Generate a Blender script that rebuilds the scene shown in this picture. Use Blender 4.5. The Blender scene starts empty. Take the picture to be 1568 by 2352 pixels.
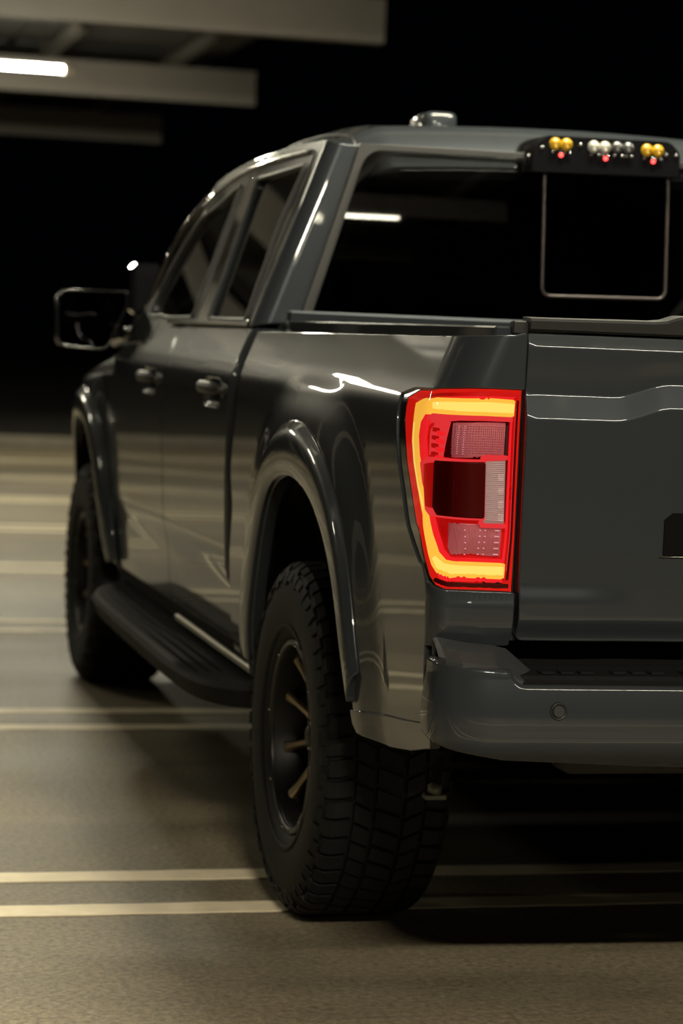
import bpy, math, random
import numpy as np
from mathutils import Vector, Matrix
from mathutils.geometry import delaunay_2d_cdt
random.seed(4)
C = bpy.context.scene.collection
PI = math.pi

# ------------------------------------------------------------------ camera
YAW, PIT, ROL, FPX = .2491, .0766, .0417, 5393.4
fw = Vector((math.sin(YAW)*math.cos(PIT), math.cos(YAW)*math.cos(PIT), -math.sin(PIT)))
r0 = Vector((math.cos(YAW), -math.sin(YAW), 0)); u0 = r0.cross(fw)
rt = r0*math.cos(ROL)+u0*math.sin(ROL); up = u0*math.cos(ROL)-r0*math.sin(ROL)
cd = bpy.data.cameras.new('camera'); cam = bpy.data.objects.new('camera', cd); C.objects.link(cam)
M = Matrix.Identity(4)
for i in range(3):
    M[i][0] = rt[i]; M[i][1] = up[i]; M[i][2] = -fw[i]
M[0][3], M[1][3], M[2][3] = -2.3537, -4.265, 1.416
cam.matrix_world = M
cd.sensor_fit = 'VERTICAL'; cd.sensor_height = 36; cd.lens = FPX/2352*36
cd.clip_end = 500; cd.clip_start = .05
cd.dof.use_dof = True; cd.dof.focus_distance = 4.6; cd.dof.aperture_fstop = 3.6
bpy.context.scene.camera = cam
sc = bpy.context.scene
sc.view_settings.view_transform = 'Standard'; sc.view_settings.look = 'None'
sc.view_settings.gamma = 1; sc.view_settings.use_curve_mapping = False
sc.view_settings.exposure = 0.0
sc.cycles.use_denoising = True
sc.cycles.max_bounces = 10; sc.cycles.transparent_max_bounces = 12
sc.cycles.sample_clamp_indirect = 6

# ------------------------------------------------------------------ world
wd = bpy.data.worlds.new('night'); sc.world = wd; wd.use_nodes = True
bgn = wd.node_tree.nodes['Background']; bgn.inputs[0].default_value = (.35, .5, 1, 1); bgn.inputs[1].default_value = .0006
TUBE_GAIN = 330.0
TUBE_COL = (1.0, .93, .70)
# fluorescent fixtures: (x centre, y, z, gain)
TUBES = [(.05, 19.7, 3.93, .8), (-5.2, 19.7, 3.93, .8), (-.7, 12.3, 3.93, 1.55), (-6.6, 12.3, 3.93, .5),
         (-3.6, 6.6, 3.93, .3), (-9.4, 6.6, 3.93, .7), (.2, 1.6, 3.93, 2.4),
         (-1.75, -5.0, 3.93, 3.6), (1.20, -5.0, 3.93, 1.2), (.97, -9.8, 3.93, .28)]

# ------------------------------------------------------------------ materials
def mat(name, col, rough=.5, metal=0, coat=0, coatr=.03, spec=.5, emis=None, es=0, noise=None, bump=None):
    m = bpy.data.materials.new(name); m.use_nodes = True; nt = m.node_tree; b = nt.nodes['Principled BSDF']
    b.inputs['Base Color'].default_value = (*col, 1); b.inputs['Roughness'].default_value = rough
    b.inputs['Metallic'].default_value = metal; b.inputs['Coat Weight'].default_value = coat
    b.inputs['Coat Roughness'].default_value = coatr; b.inputs['Coat IOR'].default_value = 1.42; b.inputs['Specular IOR Level'].default_value = spec
    if emis:
        b.inputs['Emission Color'].default_value = (*emis, 1); b.inputs['Emission Strength'].default_value = es
    tc = nt.nodes.new('ShaderNodeTexCoord')
    if noise:
        sc_, amt = noise
        n = nt.nodes.new('ShaderNodeTexNoise'); n.inputs['Scale'].default_value = sc_; n.inputs['Detail'].default_value = 5
        nt.links.new(tc.outputs['Object'], n.inputs['Vector'])
        mr = nt.nodes.new('ShaderNodeMapRange'); mr.inputs[3].default_value = 1-amt; mr.inputs[4].default_value = 1+amt
        mx = nt.nodes.new('ShaderNodeMix'); mx.data_type = 'RGBA'; mx.blend_type = 'MULTIPLY'; mx.inputs[0].default_value = 1
        mx.inputs[6].default_value = (*col, 1)
        nt.links.new(n.outputs['Fac'], mr.inputs[0]); nt.links.new(mr.outputs[0], mx.inputs[7])
        nt.links.new(mx.outputs[2], b.inputs['Base Color'])
    if bump:
        n = nt.nodes.new('ShaderNodeTexNoise'); n.inputs['Scale'].default_value = bump[0]; n.inputs['Detail'].default_value = 4
        nt.links.new(tc.outputs['Object'], n.inputs['Vector'])
        bp = nt.nodes.new('ShaderNodeBump'); bp.inputs['Strength'].default_value = bump[1]; bp.inputs['Distance'].default_value = bump[2]
        nt.links.new(n.outputs['Fac'], bp.inputs['Height']); nt.links.new(bp.outputs[0], b.inputs['Normal'])
    return m

PAINT = mat('graphite_paint', (.028, .032, .037), .29, .24, 1.0, .012, spec=.12, noise=(900, .10))
PAINT.node_tree.nodes['Principled BSDF'].inputs['Specular Tint'].default_value = (.12, .12, .12, 1)   # dark flakes: no bright grazing edge

PLASTIC = mat('black_plastic', (.012, .0125, .013), .42, spec=.3, bump=(300, .2, .001))
GLOSSB = mat('gloss_black', (.006, .006, .007), .12, 0, 1, .02)
RUBBER = mat('tyre_rubber', (.0065, .0070, .0068), .65, spec=.18, bump=(160, .25, .002), noise=(18, .3))
GUN = mat('bronze_alloy', (.30, .24, .16), .34, .95)
RIMM = mat('dark_alloy', (.02, .02, .02), .4, .9)
CHROME = mat('chrome', (.6, .6, .6), .12, 1)
SEAL = mat('rubber_seal', (.008, .008, .008), .5)
DARK = mat('underbody_black', (.004, .004, .004), .9, spec=.1)
LINER = mat('arch_liner', (.004, .004, .004), .9, spec=.1)
STEELB = mat('carport_grey_steel', (.19, .175, .155), .6, noise=(3, .12))
PURL = mat('galvanised_purlin', (.17, .16, .14), .5, .3, noise=(5, .15))
SOLAR = mat('solar_panel_back', (.08, .08, .08), .4)
FIXB = mat('fixture_housing', (.5, .5, .48), .4)
CAPM = mat('fixture_end_cap', (.55, .48, .38), .4)
SEATM = mat('seat_cloth', (.012, .012, .012), .9)
BEAD = mat('beadlock_ring', (.03, .03, .03), .3, .8)
BLUEBLK = mat('step_tread', (.005, .0055, .006), .7, spec=.12, bump=(80, .5, .003))
SKIN_DARK = mat('grille_black', (.01, .01, .01), .4)
MIRR = mat('mirror_glass', (.035, .035, .04), .02, 1)

def glass(name, tint, ior=1.5, rough=.015, extra=0.0):
    m = bpy.data.materials.new(name); m.use_nodes = True; nt = m.node_tree; nt.nodes.clear()
    o = nt.nodes.new('ShaderNodeOutputMaterial'); mx = nt.nodes.new('ShaderNodeMixShader')
    t = nt.nodes.new('ShaderNodeBsdfTransparent'); t.inputs[0].default_value = (*tint, 1)
    g = nt.nodes.new('ShaderNodeBsdfGlossy'); g.inputs['Roughness'].default_value = rough
    f = nt.nodes.new('ShaderNodeFresnel'); f.inputs[0].default_value = ior
    nt.links.new(f.outputs[0], mx.inputs[0]); nt.links.new(t.outputs[0], mx.inputs[1])
    nt.links.new(g.outputs[0], mx.inputs[2]); nt.links.new(mx.outputs[0], o.inputs[0])
    return m
TINT = glass('privacy_glass', (.09, .09, .09))
TINTF = glass('front_glass', (.45, .48, .46))
LENS = glass('lamp_lens', (1, .80, .80), 1.45)
LEDLENS = glass('pod_lens', (.95, .95, .95), 1.45)

def emit(name, col, s, grain=None):
    m = bpy.data.materials.new(name); m.use_nodes = True; nt = m.node_tree; nt.nodes.clear()
    o = nt.nodes.new('ShaderNodeOutputMaterial'); e = nt.nodes.new('ShaderNodeEmission')
    e.inputs[0].default_value = (*col, 1); e.inputs[1].default_value = s
    nt.links.new(e.outputs[0], o.inputs[0]); return m
GUIDE = emit('lit_light_guide', (1, .60, .065), 1.12)
GUIDEC = emit('lit_guide_core', (1, .86, .17), 1.15)
GUIDE2 = emit('lit_light_guide_thin', (1, .42, .05), 1.35)
REDLIT = emit('lit_red_diffuser', (1, .022, .028), .92)
REDEDGE = emit('lit_red_edge', (1, .018, .010), .66)
REDMID = emit('lit_red_rib', (1, .055, .06), .78)
REDDARK = mat('deep_red_plastic', (.03, .0005, .0005), .4, 0, 0, spec=.1, emis=(1, .0, .0), es=.012)
REDHOUS = mat('red_lamp_bowl', (.25, .004, .004), .5, 0, 0, spec=.1, emis=(1, .01, .010), es=.30)
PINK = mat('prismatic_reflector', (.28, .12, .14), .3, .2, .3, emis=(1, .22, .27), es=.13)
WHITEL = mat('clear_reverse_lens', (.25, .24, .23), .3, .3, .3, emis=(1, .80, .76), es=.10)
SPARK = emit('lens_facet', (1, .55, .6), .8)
LEDRED = emit('red_led', (1, .06, .05), 6)
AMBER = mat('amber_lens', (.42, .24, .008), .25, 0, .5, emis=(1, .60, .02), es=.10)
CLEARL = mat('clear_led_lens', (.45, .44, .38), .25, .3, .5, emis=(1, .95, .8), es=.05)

# ------------------------------------------------------------------ mesh helpers
def link(name, me, m=None, parent=None):
    o = bpy.data.objects.new(name, me); C.objects.link(o)
    if m is not None and me is not None and not me.materials: me.materials.append(m)
    if parent is not None: o.parent = parent
    return o
def empty(name, loc=(0, 0, 0), parent=None):
    o = bpy.data.objects.new(name, None); C.objects.link(o); o.location = loc; o.empty_display_size = .1
    if parent is not None: o.parent = parent
    return o
def tag(o, label=None, cat=None, group=None, kind=None):
    for k, v in (('label', label), ('category', cat), ('group', group), ('kind', kind)):
        if v: o[k] = v
    return o

class MB:
    """collects polygons of one mesh"""
    def __init__(s): s.v = []; s.f = []; s.sm = []
    def add(s, vs, fs, smooth=False):
        b = len(s.v); s.v += [tuple(map(float, p)) for p in vs]
        s.f += [tuple(b+i for i in f) for f in fs]; s.sm += [smooth]*len(fs); return s
    def box(s, a, b, bev=0.0, rot=None):
        x0, y0, z0 = a; x1, y1, z1 = b
        if bev <= 0:
            v = [(x, y, z) for z in (z0, z1) for y in (y0, y1) for x in (x0, x1)]
            return s.add(v, [(0, 2, 3, 1), (4, 5, 7, 6), (0, 1, 5, 4), (2, 6, 7, 3), (0, 4, 6, 2), (1, 3, 7, 5)])
        # chamfered box by convex rings
        c = ((x0+x1)/2, (y0+y1)/2, (z0+z1)/2); h = ((x1-x0)/2, (y1-y0)/2, (z1-z0)/2)
        vs = []; idx = {}
        for ax in range(3):
            for sx in (-1, 1):
                for sy in (-1, 1):
                    for sz in (-1, 1):
                        sg = (sx, sy, sz)
                        p = [c[i]+sg[i]*(h[i]-(0 if i == ax else bev)) for i in range(3)]
                        idx[(ax, sg)] = len(vs); vs.append(p)
        fs = []
        import itertools
        for ax in range(3):
            o1, o2 = [i for i in range(3) if i != ax]
            for sg in (-1, 1):
                q = []
                for (p1, p2) in ((-1, -1), (1, -1), (1, 1), (-1, 1)):
                    t = [0, 0, 0]; t[ax] = sg; t[o1] = p1; t[o2] = p2; q.append(idx[(ax, tuple(t))])
                fs.append(tuple(q))
        for ax in range(3):      # edges running along ax
            o1, o2 = [i for i in range(3) if i != ax]
            for s1 in (-1, 1):
                for s2 in (-1, 1):
                    t0 = [0, 0, 0]; t0[o1] = s1; t0[o2] = s2; t1 = list(t0); t0[ax] = -1; t1[ax] = 1
                    fs.append((idx[(o1, tuple(t0))], idx[(o1, tuple(t1))], idx[(o2, tuple(t1))], idx[(o2, tuple(t0))]))
        for sg in itertools.product((-1, 1), repeat=3):
            fs.append((idx[(0, sg)], idx[(1, sg)], idx[(2, sg)]))
        # orient outward
        ff = []
        for f in fs:
            P = [np.array(vs[i]) for i in f]; n = np.cross(P[1]-P[0], P[2]-P[0])
            if n @ (sum(P)/len(P)-np.array(c)) < 0: f = f[::-1]
            ff.append(f)
        return s.add(vs, ff)
    def tube(s, pts, r, n=10, closed=False, cap=True):
        P = [np.array(p, float) for p in pts]; k = len(P); vs = []; fs = []
        rr = r if hasattr(r, '__len__') else [r]*k
        ref = None
        for i in range(k):
            a = P[(i-1) % k] if (closed or i > 0) else P[0]; b = P[(i+1) % k] if (closed or i < k-1) else P[-1]
            t = (b-a)/np.linalg.norm(b-a)
            if ref is None:
                ref = np.cross(t, (0, 0, 1.)); 
                if np.linalg.norm(ref) < .1: ref = np.cross(t, (1., 0, 0))
            ref = ref-t*(ref@t); ref /= np.linalg.norm(ref); bb = np.cross(t, ref)
            for j in range(n):
                an = 2*PI*j/n; vs.append(P[i]+rr[i]*(math.cos(an)*ref+math.sin(an)*bb))
        for i in range(k if closed else k-1):
            for j in range(n):
                a = i*n+j; b = i*n+(j+1) % n; c2 = ((i+1) % k)*n+(j+1) % n; d = ((i+1) % k)*n+j
                fs.append((a, b, c2, d))
        s.add(vs, fs, True)
        if cap and not closed:
            b0 = len(s.v)-k*n
            s.f.append(tuple(b0+j for j in range(n))[::-1]); s.sm.append(False)
            s.f.append(tuple(b0+(k-1)*n+j for j in range(n))); s.sm.append(False)
        return s
    def lathe(s, prof, n=64, axis='x', centre=(0, 0, 0), closed=False, smooth=True):
        """prof = [(axial, radius)]"""
        vs = []; fs = []; k = len(prof)
        for j in range(n):
            an = 2*PI*j/n; c, si = math.cos(an), math.sin(an)
            for (w, r) in prof:
                if axis == 'x': p = (w, r*c, r*si)
                elif axis == 'y': p = (r*c, w, r*si)
                else: p = (r*c, r*si, w)
                vs.append((p[0]+centre[0], p[1]+centre[1], p[2]+centre[2]))
        for j in range(n):
            j2 = (j+1) % n
            for i in range(k if closed else k-1):
                i2 = (i+1) % k
                fs.append((j*k+i, j2*k+i, j2*k+i2, j*k+i2))
        return s.add(vs, fs, smooth)
    def build(s, name, m, parent=None):
        me = bpy.data.meshes.new(name); me.from_pydata(s.v, [], s.f); me.validate(); 
        if len(me.polygons) == len(s.sm): me.polygons.foreach_set('use_smooth', s.sm)
        me.update(); 
        return link(name, me, m, parent)

def densify(poly, step):
    out = []; n = len(poly)
    for i in range(n):
        a = np.array(poly[i], float); b = np.array(poly[(i+1) % n], float)
        k = max(1, int(math.ceil(np.linalg.norm((b-a)/np.array(step)))))
        for j in range(k): out.append(a+(b-a)*j/k)
    return np.array(out)
def round_poly(poly, r, n=4, only=None):
    """round the corners of a 2-D polygon; r may be a per-corner list"""
    out = []; N = len(poly)
    for i in range(N):
        ri = r[i] if hasattr(r, '__len__') else r
        p = np.array(poly[i], float); a = np.array(poly[i-1], float); b = np.array(poly[(i+1) % N], float)
        if ri <= 0: out.append(tuple(p)); continue
        da = a-p; db = b-p; la = np.linalg.norm(da); lb = np.linalg.norm(db); q = min(ri, la*.49, lb*.49)
        p0 = p+da/la*q; p1 = p+db/lb*q
        for j in range(n+1):
            t = j/n; out.append(tuple((1-t)**2*p0+2*t*(1-t)*p+t*t*p1))
    return out
def smooth_pts(pts, n=4):
    """Catmull-Rom through points (open)"""
    P = [np.array(p, float) for p in pts]; P = [2*P[0]-P[1]]+P+[2*P[-1]-P[-2]]; out = []
    for i in range(1, len(P)-2):
        for j in range(n):
            t = j/n; a, b, c, d = P[i-1:i+3]
            out.append(tuple(.5*((2*b)+(-a+c)*t+(2*a-5*b+4*c-d)*t*t+(-a+3*b-3*c+d)*t**3)))
    out.append(tuple(P[-2])); return out
def inside(P, poly):
    x, y = P[:, 0], P[:, 1]; r = np.zeros(len(P), bool); n = len(poly)
    for i in range(n):
        x0, y0 = poly[i]; x1, y1 = poly[(i+1) % n]
        if y0 == y1: continue
        c = ((y0 > y) != (y1 > y)) & (x < (x1-x0)*(y-y0)/(y1-y0)+x0); r ^= c
    return r
def dist_poly(P, poly, sc_):
    d = np.full(len(P), 1e9); A = np.array(poly)*sc_; B = np.roll(A, -1, 0); Q = P*sc_
    for a, b in zip(A, B):
        ab = b-a; L = ab@ab
        if L == 0: continue
        t = np.clip(((Q-a)@ab)/L, 0, 1); d = np.minimum(d, np.linalg.norm(Q-(a+t[:, None]*ab), axis=1))
    return d

def panel(name, F, outline, ga, gb, m, parent=None, holes=(), out=(-1, -.3, 0), thick=.018, edge=.004, off=0.0, mirror=False, estep=None):
    """Surface F(a,b) -> (N,3) cut by outline and holes in (a,b); ga/gb are grid line positions.
    Analytic normals; rounded, flanged edges."""
    ga = np.unique(np.round(ga, 5)); gb = np.unique(np.round(gb, 5))
    da = np.median(np.diff(ga)); db = np.median(np.diff(gb))
    step = estep or (da, db)
    loops = [densify(outline, step)]+[densify(h, step) for h in holes]
    G = np.array([(a, b) for a in ga for b in gb])
    scl = np.array([1/da, 1/db])
    k = inside(G, loops[0])
    for h in loops[1:]: k &= ~inside(G, h)
    G = G[k]
    if len(G):
        k = np.ones(len(G), bool)
        for l in loops: k &= dist_poly(G, l, scl) > .35
        G = G[k]
    V = np.vstack(loops+[G]) if len(G) else np.vstack(loops)
    ed = []; b = 0
    for l in loops:
        n = len(l); ed += [(b+i, b+(i+1) % n) for i in range(n)]; b += n
    vv, ee, ff, ov, oe, of = delaunay_2d_cdt([Vector((p[0]*scl[0], p[1]*scl[1])) for p in V], ed, [], 0, 1e-6)
    vv = np.array([(p[0]/scl[0], p[1]/scl[1]) for p in vv])
    ff = np.array(ff); cen = vv[ff].mean(1)
    k = inside(cen, loops[0])
    for h in loops[1:]: k &= ~inside(cen, h)
    ff = ff[k]
    def ev(q): return F(q[:, 0], q[:, 1])
    def nrm(q):
        e1 = np.array([1e-4*max(da*20, .2), 0]); e2 = np.array([0, 1e-4])
        n = np.cross(ev(q+e1)-ev(q-e1), ev(q+e2)-ev(q-e2)); n /= np.linalg.norm(n, axis=1)[:, None]+1e-12
        s = np.sign(n @ np.array(out, float)); s[s == 0] = 1
        # one orientation for the whole panel
        return n*(1 if s.sum() >= 0 else -1)
    P = ev(vv); N = nrm(vv); P = P+N*off
    # orient faces
    fn = np.cross(P[ff[:, 1]]-P[ff[:, 0]], P[ff[:, 2]]-P[ff[:, 0]])
    flip = (fn*N[ff].mean(1)).sum(1) < 0
    ff[flip] = ff[flip][:, ::-1]
    verts = list(map(tuple, P)); norms = list(map(tuple, N)); faces = [tuple(map(int, f)) for f in ff]
    if thick > 0:
        # boundary edges in face order
        cnt = {}
        for f in faces:
            for i in range(3):
                a, b2 = f[i], f[(i+1) % 3]
                if (b2, a) in cnt: del cnt[(b2, a)]
                else: cnt[(a, b2)] = 1
        nx = {}; pv = {}
        for a, b2 in cnt: nx[a] = b2; pv[b2] = a
        ring = {}
        for a in nx:
            if a not in pv: continue
            t = P[nx[a]]-P[pv[a]]; t /= np.linalg.norm(t)+1e-12
            o = np.cross(t, N[a]); o /= np.linalg.norm(o)+1e-12
            L = []
            for ang in (30, 60, 90):
                c, s_ = math.cos(math.radians(ang)), math.sin(math.radians(ang))
                p = P[a]+o*edge*s_-N[a]*edge*(1-c); nn = N[a]*c+o*s_
                L.append(len(verts)); verts.append(tuple(p)); norms.append(tuple(nn))
            p = P[a]+o*edge-N[a]*thick; L.append(len(verts)); verts.append(tuple(p)); norms.append(tuple(o))
            ring[a] = [a]+L
        for a, b2 in cnt:
            if a in ring and b2 in ring:
                for i in range(4):
                    faces.append((b2 if i == 0 else ring[b2][i], a if i == 0 else ring[a][i], ring[a][i+1], ring[b2][i+1]))
    res = []
    for s in ((1, -1) if mirror else (1,)):
        me = bpy.data.meshes.new(name)
        if s == 1: me.from_pydata(verts, [], faces); nn = norms
        else:
            me.from_pydata([(-x, y, z) for x, y, z in verts], [], [f[::-1] for f in faces]); nn = [(-x, y, z) for x, y, z in norms]
        me.polygons.foreach_set('use_smooth', [True]*len(me.polygons)); me.update()
        me.normals_split_custom_set_from_vertices(nn)
        res.append(link(name, me, m, parent))
    return res if mirror else res[0]
def lin(a, b, st): return np.linspace(a, b, max(2, int(abs(b-a)/st)+1))

# ------------------------------------------------------------------ ground and setting
def ground_mat():
    m = bpy.data.materials.new('worn_asphalt'); m.use_nodes = True; nt = m.node_tree; b = nt.nodes['Principled BSDF']
    tc = nt.nodes.new('ShaderNodeTexCoord')
    def noise(s, d, r=.6, dist=0, vec=None):
        n = nt.nodes.new('ShaderNodeTexNoise'); n.inputs['Scale'].default_value = s; n.inputs['Detail'].default_value = d
        n.inputs['Roughness'].default_value = r; n.inputs['Distortion'].default_value = dist
        nt.links.new(vec or tc.outputs['Object'], n.inputs['Vector']); return n
    mp = nt.nodes.new('ShaderNodeMapping'); mp.inputs['Scale'].default_value = (.35, 1, 1)
    nt.links.new(tc.outputs['Object'], mp.inputs[0])
    n1 = noise(1.1, 5, .6, .5, mp.outputs[0]); n2 = noise(60, 4, .7); n3 = noise(.5, 3, .5, 1.0, mp.outputs[0])
    cr = nt.nodes.new('ShaderNodeValToRGB'); cr.color_ramp.elements[0].position = .32; cr.color_ramp.elements[1].position = .62
    cr.color_ramp.elements[0].color = (.115, .096, .064, 1); cr.color_ramp.elements[1].color = (.262, .218, .145, 1)
    nt.links.new(n1.outputs['Fac'], cr.inputs[0])
    m2 = nt.nodes.new('ShaderNodeMapRange'); m2.inputs[1].default_value = .3; m2.inputs[2].default_value = .7; m2.inputs[3].default_value = .45; m2.inputs[4].default_value = 1.5
    nt.links.new(n2.outputs['Fac'], m2.inputs[0])
    m3 = nt.nodes.new('ShaderNodeMapRange'); m3.inputs[1].default_value = .35; m3.inputs[2].default_value = .65; m3.inputs[3].default_value = .7; m3.inputs[4].default_value = 1.25
    nt.links.new(n3.outputs['Fac'], m3.inputs[0])
    x1 = nt.nodes.new('ShaderNodeMix'); x1.data_type = 'RGBA'; x1.blend_type = 'MULTIPLY'; x1.inputs[0].default_value = 1
    x2 = nt.nodes.new('ShaderNodeMix'); x2.data_type = 'RGBA'; x2.blend_type = 'MULTIPLY'; x2.inputs[0].default_value = 1
    nt.links.new(cr.outputs[0], x1.inputs[6]); nt.links.new(m2.outputs[0], x1.inputs[7])
    nt.links.new(x1.outputs[2], x2.inputs[6]); nt.links.new(m3.outputs[0], x2.inputs[7])
    nt.links.new(x2.outputs[2], b.inputs['Base Color'])
    rr = nt.nodes.new('ShaderNodeMapRange'); rr.inputs[3].default_value = .42; rr.inputs[4].default_value = .75
    nt.links.new(n1.outputs['Fac'], rr.inputs[0]); nt.links.new(rr.outputs[0], b.inputs['Roughness'])
    bp = nt.nodes.new('ShaderNodeBump'); bp.inputs['Strength'].default_value = .5; bp.inputs['Distance'].default_value = .004
    nt.links.new(n2.outputs['Fac'], bp.inputs['Height']); nt.links.new(bp.outputs[0], b.inputs['Normal'])
    return m
ASPH = ground_mat()
fl = MB().add([(-45, -30, 0), (30, -30, 0), (30, 21.6, 0), (-45, 21.6, 0)], [(0, 1, 2, 3)]).build('floor', ASPH); tag(fl, kind='structure')
soil = mat('dark_soil', (.02, .018, .012), .95, noise=(2, .4), bump=(8, .8, .1))
gx, gy = np.meshgrid(np.linspace(-60, 60, 61), np.linspace(21.7, 80, 30), indexing='ij')
gz = .02+.10*np.sin(gx*.7)*np.cos(gy*.5)+.02*(gy-21.7)**.8
gz[:, 0] = .0
gv = list(zip(gx.ravel(), gy.ravel(), gz.ravel())); gf = [(i*30+j, (i+1)*30+j, (i+1)*30+j+1, i*30+j+1) for i in range(60) for j in range(29)]
tag(MB().add(gv, gf, True).build('trim_1', soil), 'unlit soil beyond the end of the parking lot', kind='structure')
KERB = mat('kerb_concrete', (.20, .18, .14), .8, noise=(6, .3))
for i in range(24):
    tag(MB().box((-45+i*3.0, 21.5, 0), (-45+i*3.0+2.985, 21.66, .13), .015).build('kerb', KERB, fl))
PAINTL = mat('worn_line_paint', (.80, .70, .50), .6, noise=(14, .22), bump=(60, .3, .002))
def line_mesh(y, x0=-13.5, x1=2.7, w=.1):
    mb = MB(); n = 260; xs = np.linspace(x0, x1, n)
    e0 = y-w/2+np.array([random.uniform(-.003, .003) for _ in xs]); e1 = y+w/2+np.array([random.uniform(-.003, .003) for _ in xs])
    v = []
    for x, a, b in zip(xs, e0, e1): v += [(x, a, .0005), (x, a, .003), (x, b, .003), (x, b, .0005)]
    f = []
    for i in range(n-1):
        for j in range(3): f.append((i*4+j, (i+1)*4+j, (i+1)*4+j+1, i*4+j+1)[::-1])
    return mb.add(v, f)
for k in range(-2, 8):
    for dy in (-.17, .17):
        line_mesh(1.444+k*2.5466+dy).build('parking_line', PAINTL, fl)
    # rounded end joining each pair
    th = np.linspace(-PI/2, PI/2, 13); v = []
    for t in th:
        for r in (.12, .22): v.append((2.7+r*math.cos(t), 1.444+k*2.5466+r*math.sin(t), .003))
    MB().add(v, [(2*i, 2*i+1, 2*i+3, 2*i+2) for i in range(12)]).build('parking_line', PAINTL, fl)

# ------------------------------------------------------------------ carport
cp = empty('solar_carport', (-6, 0, 0)); tag(cp, 'grey steel carport canopy with stepped beams, upper left above the lot', 'carport')
def at_cp(mb):
    mb.v = [(x+6, y, z) for x, y, z in mb.v]; return mb
BEAMS = [29.4, 22.95, 16.35, 9.8, 3.2, -3.4, -10.0, -16.6]
for i, y in enumerate(BEAMS):
    mb = MB(); x1 = (3.30, 3.30, 3.08, 3.1, 3.1, 3.1, 3.1, 3.1)[i]
    mb.box((-14.5, y-.09, 4.0), (x1, y+.09, 4.025)); mb.box((-14.5, y-.09, 4.365), (x1, y+.09, 4.39))
    mb.box((-14.5, y-.085, 4.025), (x1-.003, y-.06, 4.365)); mb.box((-14.5, y+.06, 4.025), (x1-.003, y+.085, 4.365))
    mb.box((x1-.02, y-.088, 4.002), (x1, y+.088, 4.388))
    at_cp(mb).build('beam', STEELB, cp)
for k in range(12):
    x = 2.35-k*1.45
    mb = MB(); mb.box((x-.035, -17.5, 4.395), (x-.028, 30.5, 4.55)); mb.box((x-.035, -17.5, 4.395), (x+.04, 30.5, 4.402)); mb.box((x-.035, -17.5, 4.543), (x+.04, 30.5, 4.55))
    at_cp(mb).build('purlin', PURL, cp)
pm = None
for i in range(16):
    for j in range(7):
        x0 = -14.4+j*2.48; y0 = -17.4+i*3.0
        if pm is None:
            mb = MB(); mb.box((0, 0, 0), (2.46, 2.97, .03), .005); mb.box((.02, .02, -.012), (.05, 2.95, 0)); mb.box((2.41, .02, -.012), (2.44, 2.95, 0)); mb.box((.02, 1.47, -.012), (2.44, 1.50, 0))
            o = mb.build('solar_panel', SOLAR, cp); pm = o.data
        else: o = link('solar_panel', pm, None, cp)
        o.location = (x0+6, y0, 4.566)
for y in BEAMS:
    mb = MB(); mb.box((-8.2, y-.15, 0), (-7.9, y+.15, 4.0), .01); mb.box((-8.4, y-.35, 0), (-7.7, y+.35, .05), .01)
    at_cp(mb).build('post', STEELB, cp)

# ------------------------------------------------------------------ tube lights
TM = {}
def tube_light(x, y, z, g, L=1.22):
    t = empty('tube_light', (x, y, z))
    if g not in TM: TM[g] = emit('lit_diffuser_%d' % (g*100), TUBE_COL if g < 2.5 else (1.0, .90, .70), TUBE_GAIN*g)
    MB().box((-L/2, -.05, .03), (L/2, .05, .075), .008).build('housing', FIXB, t)
    mb = MB(); n = 12; vs = []
    for sx in (-L/2+.01, L/2-.01):
        for j in range(n+1):
            a = PI+PI*j/n; vs.append((sx, .038*math.cos(a), .03+.05*math.sin(a)))
    fs = [(j, j+1, n+2+j, n+1+j)[::-1] for j in range(n)]; fs += [tuple(range(n+1)), tuple(range(n+1, 2*n+2))[::-1]]
    mb.add(vs, fs); mb.build('diffuser', TM[g], t)
    for s in (-1, 1):
        MB().box((s*(L/2+.012)-.022, -.062, -.038), (s*(L/2+.012)+.022, .062, .08), .012).build('end_cap', CAPM, t)
        MB().tube([(s*.4, 0, .075), (s*.4, 0, .62)], .006, 6).build('hanger_rod', CHROME, t)
    if x == .05:
        mb = MB(); mb.tube([(L/2+.03, 0, .0), (L/2+.10, 0, -.02)], [.035, .05], 10)
        mb.build('sensor', CAPM, t)
        tag(t, 'lit fluorescent tube light hanging between the two nearer carport beams, top left', 'light', 'carport tube lights')
    elif y == -9.8:
        tag(t, 'tube light far behind the viewer, seen as the white bar reflected in the back window', 'light', 'carport tube lights')
    else:
        tag(t, 'lit fluorescent tube light of the carport, outside the picture or seen only as a reflection', 'light', 'carport tube lights')
    return t
for a in TUBES: tube_light(*a)

# ------------------------------------------------------------------ the truck: surface functions (rear at y=0, front at y=5.8, left side x<0)
def _pchip(xs, ys):
    xs = np.array(xs, float); ys = np.array(ys, float); h = np.diff(xs); d = np.diff(ys)/h; m = np.zeros(len(xs))
    for i in range(1, len(xs)-1):
        if d[i-1]*d[i] > 0: m[i] = 2/(1/d[i-1]+1/d[i])
    m[0] = d[0]; m[-1] = d[-1]
    def f(x):
        x = np.clip(x, xs[0], xs[-1]); i = np.clip(np.searchsorted(xs, x)-1, 0, len(h)-1); t = (x-xs[i])/h[i]
        return (2*t**3-3*t**2+1)*ys[i]+(t**3-2*t**2+t)*h[i]*m[i]+(-2*t**3+3*t**2)*ys[i+1]+(t**3-t**2)*h[i]*m[i+1]
    return f
def sstep(a, b, x):
    t = np.clip((x-a)/(b-a), 0, 1); return t*t*(3-2*t)
_hw = _pchip([.38, .5, .6, .8, 1.0, 1.2, 1.27, 1.31, 1.36, 1.42, 1.46], [.985, 1.02, 1.04, 1.055, 1.060, 1.061, 1.056, 1.045, 1.026, 1.002, .985])
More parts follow.
